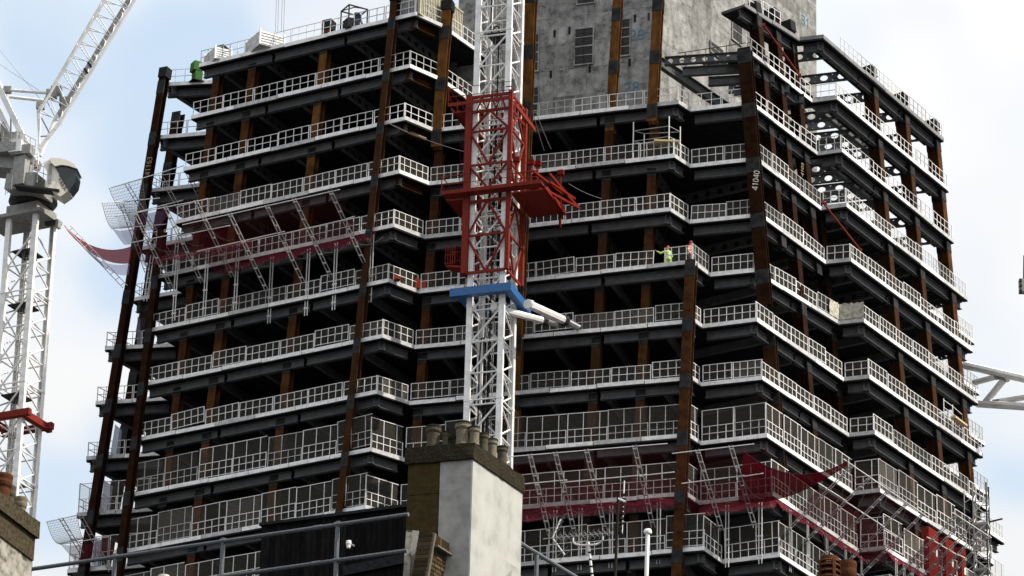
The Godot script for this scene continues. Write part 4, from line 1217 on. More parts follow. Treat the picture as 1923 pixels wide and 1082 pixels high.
	put("cab_window", slab_of([Vector3(-27.70, 109.46, -233.16), Vector3(-27.32, 109.56, -233.16), Vector3(-26.90, 109.54, -233.16), Vector3(-26.41, 109.38, -233.16), Vector3(-26.37, 108.94, -233.16), Vector3(-26.44, 108.41, -233.16), Vector3(-26.76, 107.90, -233.16)], Vector3(0.15, 0, -1.08), loc), M.cab_glass, t)
	put("cab_door", slab_of([Vector3(-28.07, 109.62, -233.13), Vector3(-27.92, 109.66, -233.13), Vector3(-27.83, 108.32, -233.13), Vector3(-28.04, 108.38, -233.13)], Vector3(0.01, 0, -0.04), loc), M.crane_grey, t)
	put("cab_roof", slab_of([Vector3(-28.01, 109.98, -233.00), Vector3(-27.46, 109.96, -233.00), Vector3(-26.94, 109.84, -233.00), Vector3(-26.60, 109.63, -233.00), Vector3(-26.33, 109.31, -233.00), Vector3(-26.42, 109.32, -233.00), Vector3(-26.88, 109.48, -233.00), Vector3(-27.30, 109.53, -233.00), Vector3(-27.68, 109.43, -233.00), Vector3(-27.95, 109.67, -233.00)], Vector3(0.18, 0, -1.45), loc), M.cream_white, t)
	var seat := put("driver_seat", unit_box(), M.black, t, Transform3D(Basis.from_scale(Vector3(0.5, 0.9, 0.5)), loc.call(Vector3(-26.95, 108.87, -233.90))))
	seat.name = "driver_seat"
	lettering("TEREX", loc.call(Vector3(-27.22, 108.39, -233.10)), Vector3(0, 0, 1), Vector3(0.82, 0.57, 0), 0.34, M.terracotta, t, "cab_lettering")
	# tall A-frame
	for q in [[Vector3(-31.97, 116.26, -235.40), Vector3(-29.10, 110.30, -234.20)], [Vector3(-33.29, 117.74, -237.00), Vector3(-30.88, 112.96, -236.60)]]:
		beam("a_frame_leg", loc.call(q[0]), loc.call(q[1]), 0.34, 0.3, M.crane, t)
	rod("a_frame_tie", loc.call(Vector3(-30.94, 114.36, -235.60)), loc.call(Vector3(-30.81, 112.48, -235.60)), 0.05, M.crane_grey, t)
	beam("a_frame_tie", loc.call(Vector3(-30.80, 112.75, -236.00)), loc.call(Vector3(-30.18, 112.65, -235.00)), 0.2, 0.2, M.crane, t)
	put("a_frame_ladder", ladder(loc.call(Vector3(-31.52, 113.40, -235.60)), loc.call(Vector3(-30.93, 112.34, -235.60)), Vector3(0.2, 0.1, 0), 6, 0.025), M.crane_grey, t)
	# luffing pendants: two tubes to the jib
	rod("pendant_tube", loc.call(Vector3(-31.18, 115.49, -235.20)), loc.call(Vector3(-28.42, 115.06, -234.60)), 0.11, M.crane, t)
	rod("pendant_tube", loc.call(Vector3(-31.17, 115.61, -236.40)), loc.call(Vector3(-29.04, 115.32, -236.20)), 0.11, M.crane, t)
	rod("pendant_tube", loc.call(Vector3(-32.66, 115.08, -236.00)), loc.call(Vector3(-31.05, 115.61, -235.20)), 0.12, M.crane_grey, t)
	for q in [[Vector3(-31.18, 115.49, -235.20), 0.3], [Vector3(-28.39, 114.99, -234.60), 0.4], [Vector3(-28.16, 115.41, -235.00), 0.4], [Vector3(-27.59, 114.67, -235.00), 0.42], [Vector3(-29.19, 114.85, -236.00), 0.32]]:
		block("pendant_bracket", loc.call(q[0]), Vector3(1.2, 1.0, 0.9) * q[1] * 1.3, M.crane_grey, t, 0.4)
	var ln := mb()
	for q in [[Vector3(-31.97, 118.25, -235.00), Vector3(-28.95, 114.63, -235.00)], [Vector3(-31.90, 117.23, -235.00), Vector3(-29.18, 115.54, -235.40)]]:
		s_tube(ln, [loc.call(q[0]), loc.call(q[1])], 0.015, 3)
	put("luffing_rope", done(ln), M.wire, t)
	jib(t, loc)
	# red collar low on the mast
	var c := thing("mast_collar", "dark red square collar clamped round the left crane mast", "crane collar", o, t.rotation.y)
	var yc := 94.13
	for x in [-1.25, 1.25]:
		beam("collar_beam", Vector3(x, yc, -1.75), Vector3(x, yc, 1.4), 0.42, 0.34, M.red, c)
		beam("collar_beam", Vector3(-1.8, yc - 0.003, x), Vector3(1.75, yc - 0.003, x), 0.4, 0.33, M.red, c)

func slab_of(prof: Array, depth: Vector3, loc: Callable) -> ArrayMesh:
	# a flat outline given thickness
	var st := mb()
	var p2 := PackedVector2Array()
	for p in prof:
		p2.append(Vector2(p.x, p.y))
	var t := Geometry2D.triangulate_polygon(p2)
	for k in 2:
		var off := depth * k
		for i in range(0, t.size(), 3):
			for j in 3:
				st.add_vertex(loc.call(prof[t[i + (j if k == 0 else 2 - j)]] + off))
	for i in prof.size():
		var a: Vector3 = prof[i]
		var b: Vector3 = prof[(i + 1) % prof.size()]
		quad(st, loc.call(a), loc.call(b), loc.call(b + depth), loc.call(a + depth))
	return done(st)

func jib(t: Node, loc: Callable) -> void:
	var j := Node3D.new()
	j.name = "jib"
	t.add_child(j)
	# section corners at the foot, at the first full frame and beyond the top of the picture
	var foot: Vector3 = Vector3(-28.87, 111.03, -234.60)
	var near: Array = [Vector3(-27.66, 112.80, -233.90), Vector3(-28.13, 113.71, -235.30), Vector3(-29.25, 114.03, -235.20), Vector3(-28.91, 113.59, -233.90)]
	var far: Array = [Vector3(-22.43, 122.86, -232.60), Vector3(-22.87, 123.80, -234.00), Vector3(-24.34, 123.86, -233.90), Vector3(-24.02, 123.33, -232.60)]
	for c in 4:
		rod("chord", loc.call(near[c]), loc.call(far[c]), 0.11 if c < 2 else 0.085, M.crane, j)
		rod("foot_chord", loc.call(foot + Vector3(0, 0, 0.5 if c in [0, 3] else -0.5)), loc.call(near[c]), 0.12 if c < 2 else 0.06, M.crane, j)
	var n := 11
	for i in n:
		var s := float(i) / n
		var s1 := float(i + 1) / n
		for q in [[0, 3], [1, 2]]:
			var a: Vector3 = near[q[0]].lerp(far[q[0]], s)
			var b: Vector3 = near[q[1]].lerp(far[q[1]], s)
			var b1: Vector3 = near[q[1]].lerp(far[q[1]], s1)
			rod("lattice_bar", loc.call(a), loc.call(b), 0.032, M.crane, j)
			rod("lattice_bar", loc.call(a), loc.call(b1), 0.032, M.crane, j)
		for q in [[0, 1], [3, 2]]:
			var a: Vector3 = near[q[0]].lerp(far[q[0]], s)
			var b: Vector3 = near[q[1]].lerp(far[q[1]], s1)
			rod("lattice_bar", loc.call(a), loc.call(b), 0.03, M.crane, j)
	for i in 2:
		rod("lattice_bar", loc.call(foot.lerp(near[0], 0.55)), loc.call(foot.lerp(near[2 + i], 0.4 + i * 0.45)), 0.045, M.crane_grey, j)
	# walkway along the lower chords
	for i in 9:
		var s := 0.02 + i * 0.1
		var a: Vector3 = near[0].lerp(far[0], s).lerp(near[1].lerp(far[1], s), 0.5)
		var b: Vector3 = near[0].lerp(far[0], s + 0.09).lerp(near[1].lerp(far[1], s + 0.09), 0.5)
		beam("walkway", loc.call(a + Vector3(-0.12, 0.02, 0)), loc.call(b + Vector3(-0.12, 0.02, 0)), 0.05, 0.5, M.crane_grey, j)
	for s in [0.3, 0.34]:
		var a: Vector3 = near[0].lerp(far[0], s)
		rod("walkway", loc.call(a), loc.call(a + Vector3(-0.3, 0.45, 0)), 0.08, M.crane_dark, j)

func right_tie() -> void:
	var t := thing("crane_tie", "white tubular tie truss leaving the right side of the tower", "crane tie")
	for q in [[Vector3(29.53, 107.50, -256.00), Vector3(34.81, 103.69, -250.00), 0.26], [Vector3(30.30, 104.84, -256.00), Vector3(34.77, 102.20, -250.00), 0.26], [Vector3(30.04, 106.12, -255.60), Vector3(31.41, 105.95, -254.00), 0.2], [Vector3(30.75, 104.72, -255.40), Vector3(31.87, 105.73, -253.60), 0.22], [Vector3(31.55, 104.46, -254.60), Vector3(34.86, 103.53, -250.40), 0.2]]:
		rod("tube", q[0], q[1], q[2], M.crane, t)
	for q in [[Vector3(31.35, 105.97, -254.10), Vector3(31.59, 105.91, -253.80), 0.23], [Vector3(31.20, 104.50, -254.90), Vector3(31.62, 104.39, -254.40), 0.2], [Vector3(31.72, 105.84, -253.80), Vector3(31.96, 105.65, -253.50), 0.3]]:
		rod("joint", q[0], q[1], q[2], M.crane_grey, t)
	var h := thing("crane_hook_block", "dark crane part showing at the right edge of the view", "crane part")
	block("housing", Vector3(32.65, 110.57, -250.00), Vector3(0.5, 0.9, 0.5), M.crane_grey, h)
	for y in [0.35, 0.0, -0.35]:
		block("rib", Vector3(32.47, 110.48, -249.80) + Vector3(0, y, 0), Vector3(0.14, 0.16, 0.5), M.crane_dark, h)
	rod("stem", Vector3(32.73, 112.73, -250.00) + Vector3(0.05, 0, 0), Vector3(32.65, 110.50, -250.00) + Vector3(0.05, 0, 0), 0.05, M.crane_dark, h)

func tubes(list: Array) -> ArrayMesh:
	var st := mb()
	for q in list:
		s_tube(st, q[0], q[1], 6)
	return done(st)

# ---------------------------------------------------------------- chimneys, roofs and roof furniture in front
func pot(st: SurfaceTool, r: float, h: float) -> void:
	s_lathe(st, [Vector2(r * 0.86, 0), Vector2(r * 0.78, h * 0.35), Vector2(r * 0.8, h * 0.68), Vector2(r * 0.93, h * 0.74), Vector2(r * 0.98, h * 0.8), Vector2(r * 0.93, h * 0.86), Vector2(r * 0.96, h * 0.9), Vector2(r, h * 0.95), Vector2(r * 0.97, h), Vector2(r * 0.78, h), Vector2(r * 0.7, h * 0.6), Vector2(0, h * 0.55)], 24)

func ring2(pts: Array) -> PackedVector2Array:
	var o := PackedVector2Array()
	for p in pts:
		o.append(p)
	return o

func rough_prism(poly: PackedVector2Array, y0: float, y1: float, amount: float, seed_n: int, steps := 14) -> ArrayMesh:
	# a prism whose faces and top are worn uneven
	var r := FastNoiseLite.new()
	r.seed = seed_n
	r.frequency = 2.6
	var jit := func(p: Vector3) -> Vector3: return p + Vector3(r.get_noise_3dv(p), r.get_noise_3dv(p + Vector3(9, 0, 0)) * (1.4 if p.y > y1 - 0.01 else 0.35), r.get_noise_3dv(p + Vector3(0, 7, 0))) * amount
	var st := SurfaceTool.new()
	st.begin(Mesh.PRIMITIVE_TRIANGLES)
	st.set_smooth_group(-1)
	var n := poly.size()
	for i in n:
		var a := poly[i]
		var b := poly[(i + 1) % n]
		for s in steps:
			var p := a.lerp(b, float(s) / steps)
			var q := a.lerp(b, float(s + 1) / steps)
			for l in 4:
				var u0 := lerpf(y0, y1, l / 4.0)
				var u1 := lerpf(y0, y1, (l + 1) / 4.0)
				quad(st, jit.call(Vector3(p.x, u0, p.y)), jit.call(Vector3(p.x, u1, p.y)), jit.call(Vector3(q.x, u1, q.y)), jit.call(Vector3(q.x, u0, q.y)))
	var c := Vector2.ZERO
	for p in poly:
		c += p / n
	for i in n:
		var a := poly[i]
		var b := poly[(i + 1) % n]
		for s in steps:
			var p := a.lerp(b, float(s) / steps)
			var q := a.lerp(b, float(s + 1) / steps)
			for v3 in [jit.call(Vector3(p.x, y1, p.y)), Vector3(c.x, y1 + 0.09, c.y), jit.call(Vector3(q.x, y1, q.y)), jit.call(Vector3(p.x, y0, p.y)), jit.call(Vector3(q.x, y0, q.y)), Vector3(c.x, y0, c.y)]:
				st.add_vertex(v3)
	return done(st)

func big_chimney() -> void:
	var t := thing("chimney_stack", "big rendered chimney stack with a dark weathered cap and a row of pots", "chimney")
	var dl := Vector2(-0.957, -0.289)
	var dr := Vector2(0.481, -0.877)
	var c := Vector2(-0.65, -75.05)
	var y0 := 24.0
	var y1 := 30.49
	# rendered body: pale right face, grey left face
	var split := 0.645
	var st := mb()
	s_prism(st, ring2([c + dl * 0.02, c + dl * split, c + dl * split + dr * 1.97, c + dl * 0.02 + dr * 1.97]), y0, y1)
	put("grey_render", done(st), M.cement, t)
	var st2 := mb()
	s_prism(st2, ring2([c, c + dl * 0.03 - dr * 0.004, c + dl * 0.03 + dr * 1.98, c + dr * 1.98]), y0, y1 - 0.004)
	put("pale_render", done(st2), M.stucco, t)
	# ochre stone left part in three blocks
	var heights := [30.48, 30.12, 29.88, 29.2]
	for i in 2:
		var top: float = [30.475, 29.835][i]
		var bot: float = [29.84, 29.06][i]
		var s3 := mb()
		s_prism(s3, ring2([c + dl * (split + 0.012), c + dl * 1.28, c + dl * 1.28 + dr * 1.4, c + dl * (split + 0.012) + dr * 1.4]), bot + 0.006, top)
		put("stone_block", done(s3), M.ochre, t)
	var cc := Vector2(-0.64, -75.0)
	put("cap", rough_prism(ring2([cc, cc + dl * 1.37, cc + dl * 1.37 + dr * 2.03, cc + dr * 2.03]), 30.47, 30.8, 0.03, 3), M.cap, t)
	for q in [[Vector3(-1.42, 30.82, -75.45), 0.155, 0.44, "buff_dark"], [Vector3(-1.18, 30.82, -75.38), 0.085, 0.31, "buff_dark"], [Vector3(-0.86, 30.82, -75.30), 0.165, 0.47, "buff"], [Vector3(-0.64, 30.82, -75.23), 0.115, 0.36, "buff"], [Vector3(-0.47, 30.82, -75.55), 0.110, 0.36, "buff_dark"], [Vector3(-0.30, 30.82, -75.87), 0.110, 0.37, "buff"], [Vector3(-0.11, 30.82, -76.22), 0.115, 0.36, "buff_dark"], [Vector3(-1.03, 30.82, -75.34), 0.090, 0.20, "soot"]]:
		var sp := mb()
		pot(sp, q[1], q[2])
		var pt := put("chimney_pot", done(sp), M[q[3]], t, Transform3D(Basis(Vector3.UP, q[1] * 9.0), q[0]))
		var rs := mb()
		s_lathe(rs, [Vector2(q[1] * 0.99, q[2] * 0.93), Vector2(q[1] * 1.03, q[2] * 0.96), Vector2(q[1] * 0.99, q[2] + 0.006), Vector2(q[1] * 0.76, q[2] + 0.004), Vector2(q[1] * 0.7, q[2] * 0.8)], 24)
		put("rim", done(rs), M.soot, pt)

func brick_pier() -> void:
	var t := thing("brick_pier", "small weathered brown brick pier leaning against the rendered chimney", "brick pier")
	var dl := Vector3(-0.957, 0, -0.289)
	var dr := Vector3(0.481, 0, -0.877)
	var cb: Vector3 = Vector3(-1.36, 28.83, -74.62)
	var r := RandomNumberGenerator.new()
	r.seed = 12
	for i in 17:
		var y := cb.y - 0.05 - i * 0.083
		var c := cb + dl * (0.012 * i) + Vector3(0, y - cb.y, 0)
		var xl := Basis(dl, Vector3.UP, dl.cross(Vector3.UP))
		# mortar behind each course
		var st := mb()
		var a := Vector2(c.x, c.z) + Vector2(dl.x + dr.x, dl.z + dr.z) * 0.012
		s_prism(st, ring2([a, a + Vector2(dl.x, dl.z) * 0.27, a + Vector2(dl.x, dl.z) * 0.27 + Vector2(dr.x, dr.z) * 0.6, a + Vector2(dr.x, dr.z) * 0.6]), y - 0.042, y + 0.042)
		put("mortar_bed", done(st), M.mortar, t)
		put("brick", unit_box(), M["brick%d" % (r.randi() % 3)], t, sized(Transform3D(xl, c + dl * (0.145 + r.randf_range(-0.006, 0.006)) + dr * 0.05), Vector3(0.27, 0.062, 0.105)))
		# right-hand face: running bond below a soldier course
		if i < 1:
			for j in 7:
				put("brick", unit_box(), M["brick%d" % (r.randi() % 3)], t, sized(Transform3D(Basis(dr, Vector3.UP, dr.cross(Vector3.UP)), c + dr * (0.17 + j * 0.072) + dl * 0.04 + Vector3(0, -0.06, 0)), Vector3(0.06, 0.2, 0.1)))
			beam("drip_ledge", c + dr * 0.1 + Vector3(0, -0.185, 0), c + dr * 0.7 + Vector3(0, -0.185, 0), 0.035, 0.14, M.mortar, t)
		elif i > 2:
			var off := 0.12 if i % 2 else 0.01
			for j in 3:
				put("brick", unit_box(), M["brick%d" % (r.randi() % 4)], t, sized(Transform3D(Basis(dr, Vector3.UP, dr.cross(Vector3.UP)), c + dr * (0.2 + off * 0.6 + j * 0.215 - 0.04) + dl * (0.05 + r.randf_range(-0.004, 0.006))), Vector3(0.2, 0.066, 0.1)))
	beam("quoin_strip", cb + dr * 0.06 + Vector3(0, 0.0, 0), cb + dl * 0.2 + dr * 0.06 - Vector3(0, 1.45, 0), 0.07, 0.1, M.mortar, t, dl)
	var st2 := mb()
	s_box(st2, span(Vector3(-1.80, 28.94, -75.00), Vector3(-1.83, 28.01, -75.00), Vector3(1, 0, 0)), Vector3(1.0, 0.12, 0.12))
	put("side_post", done(st2), M.render_old, t)
	var st3 := mb()
	s_box(st3, span(Vector3(-1.69, 28.99, -75.10), Vector3(-1.75, 28.05, -75.10), Vector3(1, 0, 0)), Vector3(1.0, 0.13, 0.08))
	put("cement_fillet", done(st3), M.cement, t)

func left_chimney() -> void:
	var t := thing("chimney_stack", "stained chimney stack at the lower left with a brown stone cap", "chimney")
	var r := Vector2(-8.12, -70.0)
	var d := Vector2(-0.345, 0.939)
	var w := Vector2(-0.939, -0.345)
	put("cap", rough_prism(ring2([r, r + d * 2.6, r + d * 2.6 + w * 1.0, r + w * 1.0]), 26.84, 27.14, 0.015, 8), M.cap_brown, t)
	var b := r + d * 0.03 + w * 0.06
	var st := mb()
	s_prism(st, ring2([b, b + d * 2.5, b + d * 2.5 + w * 0.85, b + w * 0.85]), 26.43, 26.85)
	put("stone_band", done(st), M.cap_brown, t)
	b += w * 0.03
	var st2 := mb()
	s_prism(st2, ring2([b, b + d * 2.5, b + d * 2.5 + w * 0.8, b + w * 0.8]), 22.0, 26.432)
	put("old_render", done(st2), M.render_old, t)
	for q in [[Vector3(-8.82, 27.13, -69.77), 0.200, 0.78, "terracotta"], [Vector3(-8.72, 27.13, -70.00), 0.140, 0.66, "buff_dark"], [Vector3(-8.55, 27.13, -70.50), 0.125, 0.64, "buff"]]:
		var sp := mb()
		pot(sp, q[1], q[2])
		put("chimney_pot", done(sp), M[q[3]], t, Transform3D(Basis.IDENTITY, q[0]))

func louvred_pots() -> void:
	var t := thing("louvred_chimney_pot", "terracotta chimney pot with louvre rings at the bottom right", "chimney pot", Vector3(5.00, 24.03, -62.00) - Vector3(0, 1.05, 0))
	var st := mb()
	var h := 1.0
	var r := 0.165
	s_lathe(st, [Vector2(r * 0.6, h - 0.02), Vector2(r * 0.86, h), Vector2(r * 0.9, h - 0.06), Vector2(r, h - 0.085), Vector2(r * 0.78, h - 0.09)], 24)
	put("rim", done(st), M.terracotta, t)
	for i in 7:
		var y := h - 0.1 - i * 0.095
		var s2 := mb()
		s_lathe(s2, [Vector2(r * 0.8, y), Vector2(r * 1.08, y - 0.055), Vector2(r * 1.04, y - 0.07), Vector2(r * 0.8, y - 0.05)], 24)
		put("louvre", done(s2), M.terracotta, t)
	var s3 := mb()
	s_lathe(s3, [Vector2(r * 0.72, 0), Vector2(r * 0.72, h - 0.1)], 20)
	put("flue", done(s3), M.soot, t)
	for a in [1.2, 2.77, 4.34, 5.91]:
		block("rib", Vector3(cos(a) * r * 0.95, h * 0.5, sin(a) * r * 0.95), Vector3(0.04, h - 0.14, 0.05), M.terracotta, t, -a)
	var u := thing("chimney_pot", "plain terracotta chimney pot just right of the louvred one", "chimney pot", Vector3(5.32, 24.09, -62.50) - Vector3(0, 0.9, 0))
	var s4 := mb()
	pot(s4, 0.15, 0.9)
	put("body", done(s4), M.terracotta, u)
	var v2 := thing("chimney_stack", "stack top carrying the terracotta pots at the bottom right", "chimney", Vector3(5.12, 24.10, -62.20) - Vector3(0, 2.05, 0))
	block("stack", Vector3.ZERO, Vector3(1.6, 2.0, 0.9), M.brick0, v2, 0.4)

func cowl() -> void:
	# low white dome in front of the left handrail's foot
	var t := thing("roof_cowl", "small pale roof cowl just showing below the left handrail", "cowl", Vector3(-5.91, 26.24, -70.00) - Vector3(0, 0.3, 0))
	var st := mb()
	s_lathe(st, [Vector2(0.0, 0.3), Vector2(0.1, 0.28), Vector2(0.13, 0.22), Vector2(0.11, 0.2), Vector2(0.08, 0.0)], 20)
	put("dome", done(st), M.crane_grey, t)

func timber_wall() -> void:
	var t := thing("timber_wall", "black stained vertical-board wall behind the grey handrail", "wall")
	var a := Vector3(-4.94, 0, -81.3)
	var b := Vector3(-1.2, 0, -79.66)
	var d := (b - a).normalized()
	var n := Vector3(-d.z, 0, d.x)
	var l := a.distance_to(b)
	var r := RandomNumberGenerator.new()
	r.seed = 5
	var x := 0.0
	while x < l:
		var w := r.randf_range(0.095, 0.125)
		put("board", unit_box(), M["board%d" % (r.randi() % 3)], t, sized(Transform3D(Basis(d, Vector3.UP, d.cross(Vector3.UP)), a + d * (x + w * 0.5) + n * r.randf_range(-0.004, 0.006) + Vector3(0, 29.0, 0)), Vector3(w - 0.008, 4.6, 0.025)))
		x += w
	beam("backing", a - n * 0.06 + Vector3(0, 29, 0), b - n * 0.06 + Vector3(0, 29, 0), 4.58, 0.04, M.black, t)
	beam("coping", a - d * 0.03 + Vector3(0, 31.33, 0), b + Vector3(0, 31.33, 0), 0.06, 0.16, M.lead, t)
	beam("return_side", a - n * 0.05 + Vector3(0, 29, 0), a - n * 1.4 + Vector3(0, 29, 0), 4.6, 0.04, M.board0, t)
	beam("base_flashing", a + d * 1.9 + n * 0.06 + Vector3(0, 30.1, 0), b + n * 0.06 + Vector3(0, 30.28, 0), 0.2, 0.03, M.lead, t)
	var c := thing("wall_camera", "small white camera fixed on the black timber wall", "camera", Vector3(-3.13, 30.60, -80.25))
	var st := mb()
	s_lathe(st, [Vector2(0, 0.06), Vector2(0.05, 0.06), Vector2(0.055, 0.0), Vector2(0.04, -0.04), Vector2(0.04, -0.08), Vector2(0.032, -0.1), Vector2(0, -0.1)], 16)
	put("body", done(st), M.white, c)
	rod("arm", Vector3(0.02, 0, 0), Vector3(0.1, 0, -0.12), 0.025, M.white, c)

func handrails() -> void:
	var t := thing("handrail", "grey galvanised tube handrail crossing in front of the black wall", "handrail")
	var a := Vector3(-9.23, 28.57, -76.63)
	var b := Vector3(-1.78, 28.57, -72.98)
	var low := Vector3(0, -0.7, 0)
	rod("top_rail", a, b, 0.042, M.pipe, t)
	rod("mid_rail", a.lerp(b, 0.3) + low, b + low, 0.042, M.pipe, t)
	rod("elbow", a, a + Vector3(-0.12, -0.1, 0.04), 0.05, M.pipe, t)
	for s in [0.255, 0.535, 0.825]:
		var p := a.lerp(b, s)
		rod("post", p + Vector3(0, 0.06, 0), p + Vector3(0, -2.6, 0), 0.042, M.pipe, t)
		rod("clamp", p + (b - a).normalized() * -0.06, p + (b - a).normalized() * 0.06, 0.055, M.pipe, t)
		if s > 0.3:
			rod("clamp", p + low + (b - a).normalized() * -0.06, p + low + (b - a).normalized() * 0.06, 0.055, M.pipe, t)
	for s in [0.35, 0.765]:
		var p := a.lerp(b, s)
		rod("sleeve", p, p + (b - a).normalized() * 0.16, 0.05, M.pipe, t)
		rod("sleeve", p + low, p + low + (b - a).normalized() * 0.16, 0.05, M.pipe, t)
	var u := thing("handrail", "grey tube handrail sloping away right of the rendered chimney", "handrail")
	var c: Vector3 = Vector3(0.17, 30.03, -78.20)
	var e: Vector3 = Vector3(1.54, 30.03, -80.49)
	rod("top_rail", c, e, 0.042, M.pipe, u)
	var p2: Vector3 = Vector3(0.62, 29.97, -78.90)
	rod("post", p2, p2 - Vector3(0, 2.5, 0), 0.042, M.pipe, u)
	rod("mid_rail", c - Vector3(0, 0.7, 0), e - Vector3(0, 0.7, 0), 0.042, M.pipe, u)

func aerials() -> void:
	var t := thing("tv_aerial", "television aerial with a long toothed boom right of the chimney", "aerial")
	var a: Vector3 = Vector3(0.71, 29.26, -76.00)
	var b: Vector3 = Vector3(2.02, 29.20, -75.40)
	rod("boom", a, b, 0.012, M.crane_grey, t)
	for i in 12:
		var p := a.lerp(b, 0.22 + i * 0.068)
		var side := Vector3(0.25, 0, 0.97)
		put("element", tubes([[[p - side * 0.09 + Vector3(-0.02, 0.08, 0), p + side * 0.09 + Vector3(0.02, -0.08, 0)], 0.009], [[p - side * 0.09 + Vector3(-0.02, -0.08, 0), p + side * 0.09 + Vector3(0.02, 0.08, 0)], 0.009]]), M.wire, t)
	var f: Vector3 = Vector3(0.89, 29.28, -76.00)
	for q in [Vector3(1.04, 29.67, -76.00), Vector3(1.13, 28.95, -76.00)]:
		rod("reflector_arm", f, q, 0.014, M.galv, t)
		for k in 5:
			var p := f.lerp(q, (k + 1) / 5.0)
			rod("reflector_rod", p - Vector3(0.1, 0, 0.3), p + Vector3(0.1, 0, 0.3), 0.006, M.wire, t)
	put("cradle", tubes([[[Vector3(1.27, 29.22, -75.80), Vector3(1.28, 29.14, -75.80), Vector3(1.32, 29.10, -75.80), Vector3(1.42, 29.08, -75.80), Vector3(1.69, 29.06, -75.70), Vector3(1.78, 29.10, -75.70), Vector3(1.83, 29.12, -75.60), Vector3(1.83, 29.20, -75.60)], 0.02]]), M.galv, t)
	var m0: Vector3 = Vector3(1.56, 29.13, -75.75)
	var m1: Vector3 = Vector3(1.65, 28.43, -75.75)
	rod("mast", m0, m1 + (m1 - m0) * 0.9, 0.025, M.galv, t)
	for i in 4:
		var p := m0.lerp(m1, 0.28 + i * 0.2)
		rod("tape_band", p, p + (m1 - m0) * 0.05, 0.028, M.black, t)
	var u := thing("aerial_pole", "dark aerial pole with a rope of fittings beside the television aerial", "aerial")
	rod("pole", Vector3(2.15, 30.52, -77.00), Vector3(2.11, 28.72, -77.00), 0.028, M.soot, u)
	rod("spar", Vector3(2.15, 30.49, -77.00), Vector3(2.28, 30.28, -76.60), 0.018, M.galv, u)
	rod("stay", Vector3(2.26, 30.82, -76.90), Vector3(2.23, 29.74, -76.90), 0.012, M.galv, u)
	for i in 9:
		block("fitting", (Vector3(2.27, 30.51, -76.85)).lerp(Vector3(2.19, 29.74, -76.85), i / 8.0), Vector3(0.07, 0.05, 0.05), M.soot, u, i * 0.7)
	var w := thing("vent_pipe", "white vent pipe with a round cap right of the aerials", "vent pipe")
	rod("pipe", Vector3(2.62, 28.71, -74.00), Vector3(2.60, 27.57, -74.00), 0.038, M.white, w)
	var st := mb()
	s_lathe(st, [Vector2(0, 0.1), Vector2(0.06, 0.09), Vector2(0.078, 0.05), Vector2(0.07, 0.01), Vector2(0.03, 0.0)], 16)
	put("cap", done(st), M.white, w, Transform3D(Basis.IDENTITY, Vector3(2.62, 28.68, -74.00)))

func houses() -> void:
	# the roofs that carry the chimneys, below the picture
	var t := thing("terrace_house", "flat-roofed brick terrace below the chimneys", "house")
	block("wall", Vector3(-3, 12.0, -78.6), Vector3(20, 24.0, 13), M.brick1, t, 0.3)
	block("roof", Vector3(-3, 24.1, -78.6), Vector3(20.4, 0.25, 13.4), M.lead, t, 0.3)
	var u := thing("terrace_house", "brick house below the terracotta pots", "house")
	block("wall", Vector3(5.12, 24.10, -62.20) * Vector3(1, 0, 1) + Vector3(0, 9.5, -1), Vector3(6, 19, 5), M.brick2, u, 0.4)
	block("roof", Vector3(5.12, 24.10, -62.20) * Vector3(1, 0, 1) + Vector3(0, 19.1, -1), Vector3(6.3, 0.25, 5.3), M.lead, u, 0.4)

